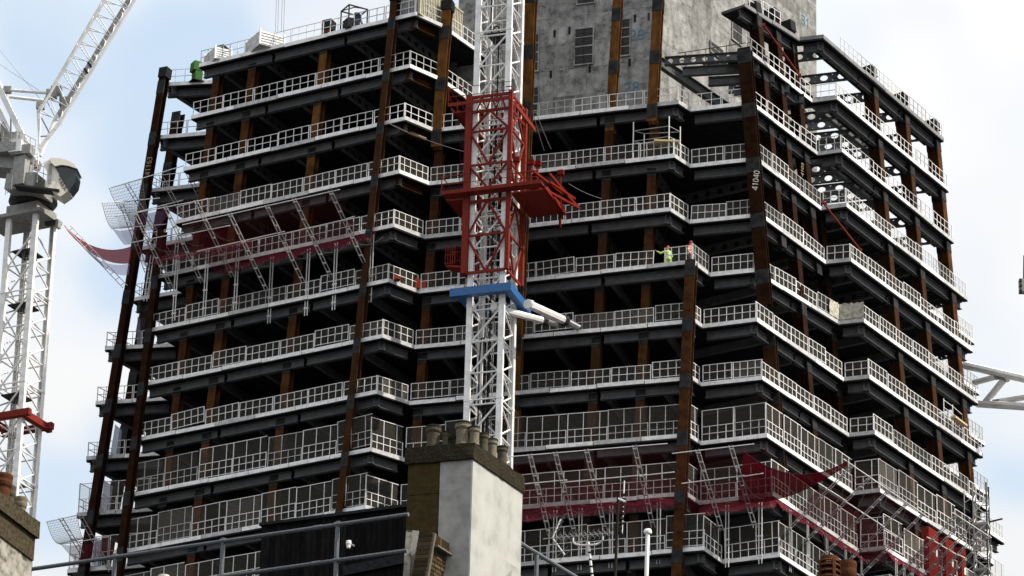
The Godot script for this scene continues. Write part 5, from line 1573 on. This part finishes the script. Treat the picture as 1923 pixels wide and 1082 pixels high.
# ---------------------------------------------------------------- things on the floors of the tower
func on_tower() -> void:
	# top floor, left to right
	var g := thing("site_generator", "green lidded box on the left wing's top floor", "site box", Vector3(-20.76, 122.35, -247.16) + Vector3(0, 0.15, -0.6), 0.5)
	var st := mb()
	s_lathe(st, [Vector2(0, 1.45), Vector2(0.3, 1.43), Vector2(0.42, 1.35), Vector2(0.46, 0.75), Vector2(0.4, 0.68), Vector2(0, 0.68)], 4)
	put("lid", done(st), M.green, g, Transform3D(Basis(Vector3.UP, PI / 4), Vector3.ZERO))
	block("body", Vector3(0.08, 0.35, 0), Vector3(0.5, 0.7, 0.6), M.green, g)
	block("skid", Vector3(0.05, 0.03, 0), Vector3(0.8, 0.06, 0.7), M.black, g)
	for q in [[Vector3(-19.47, 122.35, -243.70), 1.1, 0.85, 1.6, "white slatted crate on the top floor, left of the bigger one"], [Vector3(-16.38, 122.35, -241.86), 1.7, 1.0, 2.1, "bigger white slatted crate on the top floor, second from the left"]]:
		var c := thing("crate", q[4], "crate", q[0] + Vector3(0.25, 0.2, -1.6), 0.5, "white crates on the top floor")
		block("box", Vector3(0, q[2] * 0.5, 0), Vector3(q[1], q[2], q[3]), M.trim_dull, c)
		for i in 5:
			block("slat", Vector3(0, q[2] * (0.12 + 0.19 * i), q[3] * 0.5 + 0.012), Vector3(q[1] - 0.1, 0.09, 0.03), M.trim, c)
			block("slat", Vector3(q[1] * 0.5 + 0.012, q[2] * (0.12 + 0.19 * i), 0), Vector3(0.03, 0.09, q[3] - 0.1), M.trim, c)
		for x in [-0.5, 0.5]:
			for z in [-0.5, 0.5]:
				block("corner_post", Vector3(x * (q[1] + 0.02), q[2] * 0.55, z * (q[3] + 0.02)), Vector3(0.1, q[2] * 1.12, 0.1), M.crane, c)
	var f := thing("machine_frame", "black cube frame holding machinery on the top floor", "site machine", Vector3(-10.48, 122.35, -239.14) + Vector3(0.1, 0.15, -0.9), 0.5)
	for x in [-0.65, 0.65]:
		for z in [-0.55, 0.55]:
			beam("post", Vector3(x, 0, z), Vector3(x, 1.55, z), 0.07, 0.07, M.black, f, Vector3(1, 0, 0))
		beam("top_bar", Vector3(x, 1.52, -0.55), Vector3(x, 1.52, 0.55), 0.07, 0.07, M.black, f)
	for z in [-0.55, 0.55]:
		beam("top_bar", Vector3(-0.68, 1.52, z), Vector3(0.68, 1.52, z), 0.072, 0.072, M.black, f)
	beam("lifting_bar", Vector3(-0.65, 1.55, -0.55), Vector3(0, 1.75, 0), 0.05, 0.05, M.black, f)
	beam("lifting_bar", Vector3(0.65, 1.55, 0.55), Vector3(0, 1.75, 0), 0.05, 0.05, M.black, f)
	block("tank", Vector3(-0.3, 0.4, 0), Vector3(0.6, 0.7, 0.8), M.black, f)
	rod("drum", Vector3(0.15, 0.2, 0.1), Vector3(0.15, 1.3, 0.1), 0.2, M.navy, f)
	rod("hose", Vector3(0.3, 1.3, 0.1), Vector3(0.5, 0.5, 0.2), 0.07, M.navy, f)
	block("tray", Vector3(1.0, 0.45, 0), Vector3(0.8, 0.08, 0.7), M.crane_grey, f)
	var cb := thing("site_cabin", "cream corrugated site cabin on the top floor beside the white mast", "site cabin", Vector3(-6.32, 122.35, -237.07) + Vector3(0.1, 0.16, -0.3), -0.526)
	# local x to the left along the long face, local -z back along the return
	block("shell", Vector3(-1.1, 1.25, -2.6), Vector3(2.2, 2.5, 5.2), M.crane_grey, cb)  # shell and end parts grey: shade of that side painted into the colour
	for i in 26:
		block("rib", Vector3(0.02, 1.25, -0.12 - i * 0.2), Vector3(0.07, 2.34, 0.1), M.cream, cb)
	for i in 11:
		block("rib", Vector3(-0.12 - i * 0.2, 1.25, 0.02), Vector3(0.1, 2.34, 0.06), M.crane_grey, cb)
	for y in [0.06, 2.46]:
		block("side_rail", Vector3(0.03, y, -2.6), Vector3(0.12, 0.12, 5.2), M.cream, cb)
		block("end_rail", Vector3(-1.1, y, 0.03), Vector3(2.2, 0.12, 0.12), M.crane_grey, cb)
	block("corner_post", Vector3(0.03, 1.25, 0.03), Vector3(0.14, 2.5, 0.14), M.cream, cb)
	block("corner_post", Vector3(0.03, 1.25, -3.0), Vector3(0.13, 2.5, 0.3), M.primer, cb)
	var ro := thing("crane_ropes", "four thin hoist ropes hanging above the top floor", "rope")
	for x in [518.0, 522.5, 528.0, 532.5]:
		pass
	for q in [[Vector3(-15.67, 125.37, -246.00), Vector3(-15.74, 129.22, -246.00)], [Vector3(-15.52, 125.37, -246.00), Vector3(-15.59, 129.23, -246.00)], [Vector3(-15.29, 125.38, -246.00), Vector3(-15.36, 129.23, -246.00)], [Vector3(-15.14, 125.38, -246.00), Vector3(-15.21, 129.24, -246.00)]]:
		rod("rope", q[0], q[1], 0.014, M.wire, ro)
	# scaffold bay on the fourth floor
	var s := thing("scaffold_tower", "small tube scaffold round a column, fourth floor from top, centre face", "scaffold")
	var sc := [Vector3(7.13, 111.10, -233.34), Vector3(9.26, 111.10, -232.53), Vector3(9.96, 110.95, -233.00), Vector3(7.80, 111.02, -233.51)]
	var hts := [2.25, 2.3, 2.0, 1.6]
	for i in 4:
		var p: Vector3 = sc[i] + Vector3(0, 0.1, -0.7)
		rod("standard", p, p + Vector3(0, hts[i] + 0.4, 0), 0.035, M.galv, s)
		var q: Vector3 = sc[(i + 1) % 4] + Vector3(0, 0.1, -0.7)
		for y in [1.35, 2.05]:
			rod("ledger", p + Vector3(0, y, 0), q + Vector3(0, y, 0), 0.026, M.crane_grey, s)
	beam("scaffold_board", sc[1] + Vector3(-0.9, 1.15, -1.0), sc[1] + Vector3(0.6, 1.15, -1.0), 0.12, 0.8, M.timber, s)
	# people and barriers on the sixth floor
	worker("tower_worker", "worker in yellow hi-vis jacket and red helmet reaching to the guard rail", Vector3(8.79, 103.60, -232.46) + Vector3(0.5, 0.17, -1.35), 3.45, c3(0.4, 0.66, 0.1), c3(0.45, 0.05, 0.02), 0)
	worker("tower_worker", "worker in orange-pink hi-vis standing behind the meshed rail at the corner", Vector3(10.35, 103.60, -232.04) + Vector3(0.25, 0.17, -1.0), 1.1, c3(0.86, 0.22, 0.12), c3(0.3, 0.04, 0.03), 1)
	var ob := thing("barrier_board", "orange plastic barrier standing inside the sixth floor rail at the return", "barrier", Vector3(-5.55, 103.60, -237.24) + Vector3(0, 0.2, -0.35), 0.6)
	block("panel", Vector3(0, 0.45, 0), Vector3(0.75, 0.7, 0.06), M.orange, ob)
	for x in [-0.3, 0.3]:
		block("foot", Vector3(x, 0.05, 0), Vector3(0.08, 0.1, 0.5), M.black, ob)
	var oc := thing("safety_barrier", "low orange board at the corner of the long left face, sixth floor", "barrier", Vector3(-6.92, 103.60, -235.70) + Vector3(0, 0.2, -0.3), 0.4)
	block("panel", Vector3(0, 0.16, 0), Vector3(0.45, 0.28, 0.05), M.orange, oc)
	block("foot", Vector3(0, 0.02, 0), Vector3(0.3, 0.05, 0.3), M.black, oc)
	# cloth wrapped on the step rail
	var p5 := v(5, "G")
	var q5 := v(5, "H")
	var f5 := v(5, "F")
	var tp := thing("tarpaulin", "dirty white tarpaulin wrapped over the rail on the step of the right face", "tarpaulin")
	for pair in [[p5, q5, 0.0, 1.0, "sheet"], [p5, f5, 0.0, 0.12, "tail"]]:
		var d: Vector3 = (pair[1] - pair[0]).normalized()
		var out := Vector3(-d.z, 0, d.x) * (1.0 if pair[4] == "sheet" else -1.0)
		var wob := FastNoiseLite.new()
		wob.seed = 3
		wob.frequency = 1.1
		var rows := []
		for i in 13:
			var line := []
			for j in 8:
				var s2 := lerpf(pair[2], pair[3], i / 12.0)
				var at: Vector3 = pair[0].lerp(pair[1], s2)
				line.append(at + Vector3(0, 0.3 + j / 7.0 * (1.05 + wob.get_noise_1d(i * 0.7) * 0.12), 0) + out * (0.03 + wob.get_noise_2d(i * 0.6, j * 0.7) * 0.09))
			rows.append(line)
		put(pair[4], sheet(rows), M.tarp, tp)
	# plastic sheets hung in the left wing
	for q in [[Vector3(-24.50, 98.57, -247.60), Vector3(-24.05, 98.19, -247.60), Vector3(-24.70, 96.40, -247.60), Vector3(-24.10, 96.35, -247.60), "crumpled pale plastic sheet, eighth floor from top"], [Vector3(-24.90, 94.69, -247.20), Vector3(-24.35, 94.28, -247.20), Vector3(-25.06, 92.58, -247.20), Vector3(-24.44, 92.53, -247.20), "pale plastic sheet, ninth floor from top, left of the narrow one"], [Vector3(-23.59, 93.61, -246.40), Vector3(-23.40, 93.76, -246.40), Vector3(-23.67, 92.32, -246.40), Vector3(-23.45, 92.33, -246.40), "narrow pale plastic sheet beside the raking column, ninth floor"], [Vector3(-25.21, 90.75, -246.80), Vector3(-24.75, 90.63, -246.80), Vector3(-25.33, 88.95, -246.80), Vector3(-24.77, 88.90, -246.80), "mauve-looking plastic sheet behind the low net panel, tenth floor"], [Vector3(-23.67, 106.51, -249.00), Vector3(-23.46, 106.29, -249.00), Vector3(-23.59, 104.46, -249.00), Vector3(-23.42, 104.47, -249.00), "thin plastic strip between the raking columns, sixth floor"]]:
		var w := thing("plastic_sheet", q[4], "plastic sheet", Vector3.ZERO, 0.0, "sheets hung in the left wing")
		var rows := []
		for i in 15:
			var line := []
			for j in 5:
				var s2 := i / 14.0
				var u := j / 4.0
				line.append(q[0].lerp(q[1], s2).lerp(q[2].lerp(q[3], s2), u) + Vector3(0, 0, sin(s2 * 22.0) * 0.06))
			rows.append(line)
		put("cloth", sheet(rows), M.polythene, w)
	# red panels and the hoist mast at the lower right
	var h9 := v(9, "H")
	var i9 := v(9, "I")
	var d9 := (i9 - h9).normalized()
	var o9 := Vector3(-d9.z, 0, d9.x)
	for q in [[0.397, 1.25, "wide red panel nearest the nets, under the far right face"], [0.542, 1.1, "middle red panel under the far right face"], [0.665, 0.55, "narrow red panel nearest the hoist mast"]]:
		var pn := thing("red_panel", q[2], "panel", h9.lerp(i9, q[0]) + o9 * 0.12, 0.0, "red panels under the far right face")
		pn.basis = Basis(d9, Vector3.UP, d9.cross(Vector3.UP))
		block("sheet", Vector3(0, 0.55, 0), Vector3(q[1], 5.2, 0.08), M.red_bright, pn)
		block("return_edge", Vector3(-q[1] * 0.5, 0.55, -0.25), Vector3(0.06, 5.2, 0.45), M.red, pn)
		block("notice", Vector3(q[1] * 0.3, 1.7, 0.05), Vector3(0.2, 0.45, 0.012), M.white, pn)
	hoist()
	# boards and tubes stacked on the eighth floor at the far right
	var b := thing("scaffold_bay", "tube scaffold with timber boards on the eighth floor near the right end", "scaffold")
	for q in [Vector3(27.35, 99.95, -249.11), Vector3(28.02, 99.95, -250.16), Vector3(28.81, 99.95, -251.58)]:
		rod("standard", q, q + Vector3(0, 2.4, 0), 0.035, M.galv, b)
	for q in [[Vector3(27.35, 101.15, -249.11), Vector3(28.02, 101.15, -250.16)], [Vector3(27.35, 101.75, -249.11), Vector3(28.02, 101.75, -250.16)], [Vector3(27.35, 102.25, -249.11), Vector3(28.02, 102.25, -250.16)], [Vector3(28.02, 101.15, -250.16), Vector3(28.81, 101.15, -251.58)], [Vector3(28.02, 101.75, -250.16), Vector3(28.81, 101.75, -251.58)], [Vector3(28.02, 102.25, -250.16), Vector3(28.81, 102.25, -251.58)]]:
		rod("ledger", q[0], q[1], 0.026, M.galv, b)
	beam("timber_board", Vector3(26.81, 97.15, -239.18), Vector3(27.68, 97.15, -240.61), 0.12, 0.35, M.timber, b)
	# straps, props and wires
	for q in [[Vector3(15.01, 120.47, -233.63), Vector3(17.47, 118.79, -237.08), "red-brown raking prop crossing the top storey of the right face"], [Vector3(18.94, 110.72, -238.22), Vector3(21.49, 108.85, -241.09), "dark red strut slanting across the fifth floor behind the step"]]:
		var pr := thing("raking_prop", q[2], "prop")
		rod("tube", q[0], q[1], 0.06, M.red, pr)
		block("end_plate", q[0], Vector3(0.2, 0.2, 0.2), M.red, pr)
		block("end_plate", q[1], Vector3(0.2, 0.2, 0.2), M.red, pr)
	var wi := thing("guy_wires", "thin wires running from the red climbing frame across to the tower", "wire")
	put("wire", tubes([[sag(Vector3(0.95, 112.49, -230.00), Vector3(1.73, 111.29, -233.00), 0.1), 0.018], [sag(Vector3(1.14, 112.50, -230.00), Vector3(2.14, 111.29, -232.75), 0.1), 0.018], [sag(Vector3(-7.91, 114.85, -237.15), Vector3(-3.06, 110.14, -231.00), 0.15), 0.018], [sag(Vector3(3.22, 108.21, -231.00), Vector3(5.23, 107.91, -232.36), 0.1), 0.016]]), M.wire, wi)
	put("strap", tubes([[[Vector3(-7.91, 114.85, -237.15), Vector3(-5.54, 114.29, -238.04)], 0.045]]), M.timber, wi)
	# column numbers chalked by the steel fixers
	var mk := get_node("steel_tower")
	lettering("41163", Vector3(-23.37, 116.03, -246.90), Vector3(-0.3, 0, 0.95), Vector3(-1, 0.1, -0.3), 0.36, M.chalk_warm, mk, "chalk_number")
	lettering("41040", Vector3(14.47, 109.41, -232.41), Vector3(0.05, 0, 1), Vector3(-1, 0.1, 0), 0.36, M.chalk, mk, "chalk_number")
	lettering("4105", Vector3(17.71, 112.97, -238.32), Vector3(0.838, 0, 0.545), Vector3(-0.545, 0.05, 0.838), 0.32, M.chalk_warm, mk, "chalk_number")

func hoist() -> void:
	var t := thing("hoist_mast", "grey lattice hoist mast at the lower right corner of the tower", "hoist mast", Vector3(29.61, 0, -249.50), -0.3)
	var h := 0.42
	var y1 := 96.72
	var y0 := 76.0
	for c in [Vector3(-h, 0, h), Vector3(h, 0, h), Vector3(h, 0, -h), Vector3(-h, 0, -h)]:
		rod("leg", c + Vector3(0, y0, 0), c + Vector3(0, y1, 0), 0.05, M.crane_dark if c.x > 0 else M.crane_grey, t)
	var n := int((y1 - y0) / 0.75)
	for i in n:
		var y := y0 + i * 0.75
		for f in 4:
			var b := Basis(Vector3.UP, PI * 0.5 * f)
			rod("brace", b * Vector3(-h, y, h), b * Vector3(h, y, h), 0.03, M.crane_grey, t)
			rod("brace", b * Vector3(-h if i % 2 else h, y, h), b * Vector3(h if i % 2 else -h, y + 0.75, h), 0.03, M.galv, t)
		if i % 4 == 0:
			block("landing_frame", Vector3(0, y, 0), Vector3(1.0, 0.16, 1.0), M.crane_grey, t)
	rod("guide_tube", Vector3(-1.0, y0, 0.3), Vector3(-1.0, y1 - 0.4, 0.3), 0.04, M.crane_grey, t)
	for i in n:
		if i % 2 == 0:
			rod("brace", Vector3(-1.0, y0 + i * 0.75, 0.3), Vector3(-h, y0 + i * 0.75 + 0.3, h), 0.025, M.galv, t)
	rod("wall_tie", Vector3(0.2, 94.34, -0.4), Vector3(1.3, 94.45, -0.2), 0.06, M.crane_dark, t)

# ---------------------------------------------------------------- people
func field_mesh(bones: Array, cell: float, st: SurfaceTool, tint: Callable, blend: float) -> void:
	# smooth union of tapered capsules, meshed with one vertex in each crossed cell
	var field := {}
	for b in bones:
		var a: Vector3 = b[0]
		var c: Vector3 = b[1]
		var r0: float = b[2]
		var r1: float = b[3]
		var m := maxf(r0, r1) + cell * 2.2 + blend
		var lo := ((a.min(c) - Vector3.ONE * m) / cell).floor()
		var hi := ((a.max(c) + Vector3.ONE * m) / cell).ceil()
		var ab := c - a
		var l2 := maxf(ab.length_squared(), 1e-9)
		for x in range(int(lo.x), int(hi.x) + 1):
			for y in range(int(lo.y), int(hi.y) + 1):
				for z in range(int(lo.z), int(hi.z) + 1):
					var p := Vector3(x, y, z) * cell
					var s := clampf((p - a).dot(ab) / l2, 0.0, 1.0)
					var d := p.distance_to(a + ab * s) - lerpf(r0, r1, s)
					var key := Vector3i(x, y, z)
					if field.has(key):
						var o: float = field[key]
						var hh := clampf(0.5 + 0.5 * (o - d) / blend, 0.0, 1.0)
						field[key] = lerpf(o, d, hh) - blend * hh * (1.0 - hh)
					else:
						field[key] = d
	var vert := {}
	var corners := []
	for i in 8:
		corners.append(Vector3i(i & 1, (i >> 1) & 1, (i >> 2) & 1))
	for key in field:
		var vals := []
		var neg := 0
		var ok := true
		for o in corners:
			var val = field.get(key + o)
			if val == null:
				ok = false
				break
			vals.append(val)
			if val < 0.0:
				neg += 1
		if not ok or neg == 0 or neg == 8:
			continue
		var sum := Vector3.ZERO
		var n := 0
		for e in [[0, 1], [2, 3], [4, 5], [6, 7], [0, 2], [1, 3], [4, 6], [5, 7], [0, 4], [1, 5], [2, 6], [3, 7]]:
			var f0: float = vals[e[0]]
			var f1: float = vals[e[1]]
			if (f0 < 0.0) != (f1 < 0.0):
				var u := f0 / (f0 - f1)
				sum += Vector3(corners[e[0]]).lerp(Vector3(corners[e[1]]), u)
				n += 1
		vert[key] = (Vector3(key) + sum / n) * cell
	for key in vert:
		var f0: float = field[key]
		for ax in 3:
			var step := Vector3i(1 if ax == 0 else 0, 1 if ax == 1 else 0, 1 if ax == 2 else 0)
			var o = field.get(key + step)
			if o == null or (f0 < 0.0) == (o < 0.0):
				continue
			var u := Vector3i(1 if ax == 1 else 0, 1 if ax == 2 else 0, 1 if ax == 0 else 0)
			var w := Vector3i(1 if ax == 2 else 0, 1 if ax == 0 else 0, 1 if ax == 1 else 0)
			var q := [key, key - u, key - u - w, key - w]
			if not (vert.has(q[1]) and vert.has(q[2]) and vert.has(q[3])):
				continue
			var order := [0, 1, 2, 0, 2, 3] if f0 >= 0.0 else [0, 2, 1, 0, 3, 2]
			for i in order:
				var p: Vector3 = vert[q[i]]
				st.set_color(tint.call(p))
				st.add_vertex(p)

func hand(st: SurfaceTool, wrist: Vector3, along: Vector3, side: Vector3, col: Color) -> void:
	# palm, four bent fingers and a thumb
	var up := along.cross(side).normalized()
	var bones := [[wrist, wrist + along * 0.05, 0.026, 0.03], [wrist + along * 0.05 + side * 0.022, wrist + along * 0.085 + side * 0.026, 0.018, 0.014], [wrist + along * 0.05 - side * 0.022, wrist + along * 0.085 - side * 0.026, 0.018, 0.014]]
	for i in 4:
		var s := (i - 1.5) * 0.021
		var l: float = [0.066, 0.078, 0.073, 0.055][i]
		var b := wrist + along * 0.088 + side * s
		var m := b + along * l * 0.55 - up * l * 0.12
		var e := m + along * l * 0.35 - up * l * 0.42
		bones.append([b, m, 0.0095, 0.009])
		bones.append([m, e, 0.009, 0.008])
	var tb := wrist + along * 0.03 + side * 0.03
	var tm := tb + along * 0.035 + side * 0.028 - up * 0.012
	bones.append([tb, tm, 0.013, 0.011])
	bones.append([tm, tm + along * 0.03 + side * 0.004 - up * 0.014, 0.011, 0.009])
	field_mesh(bones, 0.005, st, func(_p: Vector3) -> Color: return col, 0.006)

func worker(called: String, label: String, at: Vector3, turn: float, jacket: Color, hat: Color, pose: int) -> void:
	# faces +z; pose 0 reaches out with one arm, pose 1 stands with arms down
	var t := thing("person", label, "person", at, turn, "workers on the sixth floor")
	var skin := c3(0.42, 0.25, 0.17)
	var sh := 1.43
	var elbow_l := Vector3(0.44, 1.28, 0.1) if pose == 0 else Vector3(-0.28, 1.14, -0.03)
	var wrist_l := Vector3(0.62, 1.42, 0.2) if pose == 0 else Vector3(-0.25, 0.9, 0.1)
	var elbow_r := Vector3(-0.27, 1.15, 0.06) if pose == 0 else Vector3(0.28, 1.14, -0.02)
	var wrist_r := Vector3(-0.2, 1.22, 0.28) if pose == 0 else Vector3(0.24, 0.9, 0.12)
	var bones := [
		[Vector3(0, 0.98, 0), Vector3(0, 1.2, 0.0), 0.155, 0.16], [Vector3(0, 1.2, 0), Vector3(0, 1.36, -0.01), 0.165, 0.15],
		[Vector3(-0.1, 1.36, 0), Vector3(0.1, 1.36, 0), 0.115, 0.115], [Vector3(-0.09, 0.93, 0), Vector3(0.09, 0.93, 0), 0.13, 0.13],
		[Vector3(0, 1.42, 0), Vector3(0, 1.56, 0.015), 0.062, 0.056],
		[Vector3(0.17 if pose == 0 else -0.17, sh - 0.03, 0), elbow_l, 0.078, 0.06], [elbow_l, wrist_l, 0.058, 0.042], [Vector3(-0.17 if pose == 0 else 0.17, sh - 0.03, 0), elbow_r, 0.078, 0.06], [elbow_r, wrist_r, 0.058, 0.042],
		[Vector3(-0.1, 0.9, 0), Vector3(-0.12, 0.48, 0.02), 0.105, 0.07], [Vector3(-0.12, 0.48, 0.02), Vector3(-0.12, 0.1, -0.02), 0.068, 0.052],
		[Vector3(0.1, 0.9, 0), Vector3(0.12, 0.48, 0.03), 0.105, 0.07], [Vector3(0.12, 0.48, 0.03), Vector3(0.13, 0.1, 0.0), 0.068, 0.052],
		[Vector3(-0.12, 0.06, -0.03), Vector3(-0.14, 0.045, 0.17), 0.055, 0.045], [Vector3(0.13, 0.06, -0.01), Vector3(0.15, 0.045, 0.19), 0.055, 0.045]]
	var band := c3(0.55, 0.56, 0.55)
	var tint := func(p: Vector3) -> Color:
		if p.y > 1.49 and absf(p.x) < 0.12:
			return skin
		if p.y < 0.11:
			return c3(0.03, 0.025, 0.02)
		if p.y < 0.86 and absf(p.x) < 0.24:
			return band if absf(p.y - 0.34) < 0.03 else (jacket * 0.9 if pose == 0 else c3(0.04, 0.045, 0.07))
		if absf(p.y - 1.05) < 0.028 or absf(p.y - 1.22) < 0.025:
			return band
		if p.y > 1.22 and absf(absf(p.x) - 0.1) < 0.022:
			return band
		return jacket
	var st := SurfaceTool.new()
	st.begin(Mesh.PRIMITIVE_TRIANGLES)
	st.set_smooth_group(0)
	field_mesh(bones, 0.022, st, tint, 0.045)
	# head with brow, nose, chin, ears
	var hc := Vector3(0, 1.64, 0.03)
	var face := func(p: Vector3) -> Color:
		var q := p - hc
		if q.z > 0.07 and absf(absf(q.x) - 0.032) < 0.012 and absf(q.y + 0.002) < 0.007:
			return c3(0.03, 0.02, 0.02)
		if q.z > 0.07 and absf(q.y + 0.065) < 0.006 and absf(q.x) < 0.024:
			return c3(0.25, 0.09, 0.07)
		if q.y > 0.0 and q.z < 0.02:
			return c3(0.05, 0.035, 0.025)
		return skin
	field_mesh([[hc + Vector3(0, 0.03, -0.02), hc + Vector3(0, 0.02, 0.01), 0.09, 0.088], [hc + Vector3(0, -0.04, 0.03), hc + Vector3(0, -0.08, 0.045), 0.066, 0.045], [hc + Vector3(0, 0.0, 0.088), hc + Vector3(0, -0.032, 0.105), 0.012, 0.016], [hc + Vector3(-0.088, 0.0, -0.01), hc + Vector3(-0.09, -0.035, -0.006), 0.016, 0.013], [hc + Vector3(0.088, 0.0, -0.01), hc + Vector3(0.09, -0.035, -0.006), 0.016, 0.013], [hc + Vector3(-0.035, 0.016, 0.08), hc + Vector3(0.035, 0.016, 0.08), 0.013, 0.013]], 0.009, st, face, 0.016)
	var glove := c3(0.3, 0.3, 0.3)
	hand(st, wrist_l, (wrist_l - elbow_l).normalized(), Vector3(0.3, 0.2, 0.9).normalized(), glove)
	hand(st, wrist_r, (wrist_r - elbow_r).normalized(), Vector3(-0.9, 0.2, 0.3).normalized(), glove)
	st.generate_normals()
	put("body", st.commit(), M.skin, t)
	# helmet with brim
	var hs := mb()
	s_lathe(hs, [Vector2(0.0, 0.135), Vector2(0.05, 0.128), Vector2(0.09, 0.1), Vector2(0.112, 0.05), Vector2(0.118, 0.0), Vector2(0.14, -0.008), Vector2(0.138, -0.016), Vector2(0.1, -0.012)], 20, hc + Vector3(0, 0.045, 0))
	s_box(hs, Transform3D(Basis(Vector3(1, 0, 0), 0.15), hc + Vector3(0, 0.036, 0.14)), Vector3(0.17, 0.01, 0.08))
	put("helmet", done(hs), flat(hat, 0.4), t)

# ---------------------------------------------------------------- ground and the base of the tower
func setting() -> void:
	var st := mb()
	quad(st, Vector3(-3000, 0, 3000), Vector3(-3000, 0, -3000), Vector3(3000, 0, -3000), Vector3(3000, 0, 3000))
	struct("ground", done(st), M.asphalt)
	var t := thing("tower_podium", "dark lower storeys of the tower, below the picture", "building")
	var yb := TOP - 11.0 * DH - 1.0
	var p := PackedVector2Array()
	for n in ["J", "K", "A", "B", "C", "D", "E", "F", "G", "H", "I", "I3", "JC"]:
		p.append(plan[11][n] * 1.0)
	var low: Array = Geometry2D.offset_polygon(p, -1.0)
	var s2 := mb()
	s_prism(s2, low[0], 0.0, yb)
	put("lower_storeys", done(s2), M.deck, t)

func _ready() -> void:
	rng.seed = 7
	make_view()
	make_materials()
	M.cream_white = flat(c3(0.66, 0.63, 0.55), 0.5)
	M.cab_glass = flat(c3(0.02, 0.028, 0.03), 0.12)
	set_plan()
	setting()
	build_tower()
	rails()
	core_rail()
	centre_crane()
	left_crane()
	right_tie()
	nets()
	houses()
	big_chimney()
	brick_pier()
	left_chimney()
	louvred_pots()
	cowl()
	timber_wall()
	handrails()
	aerials()
	on_tower()
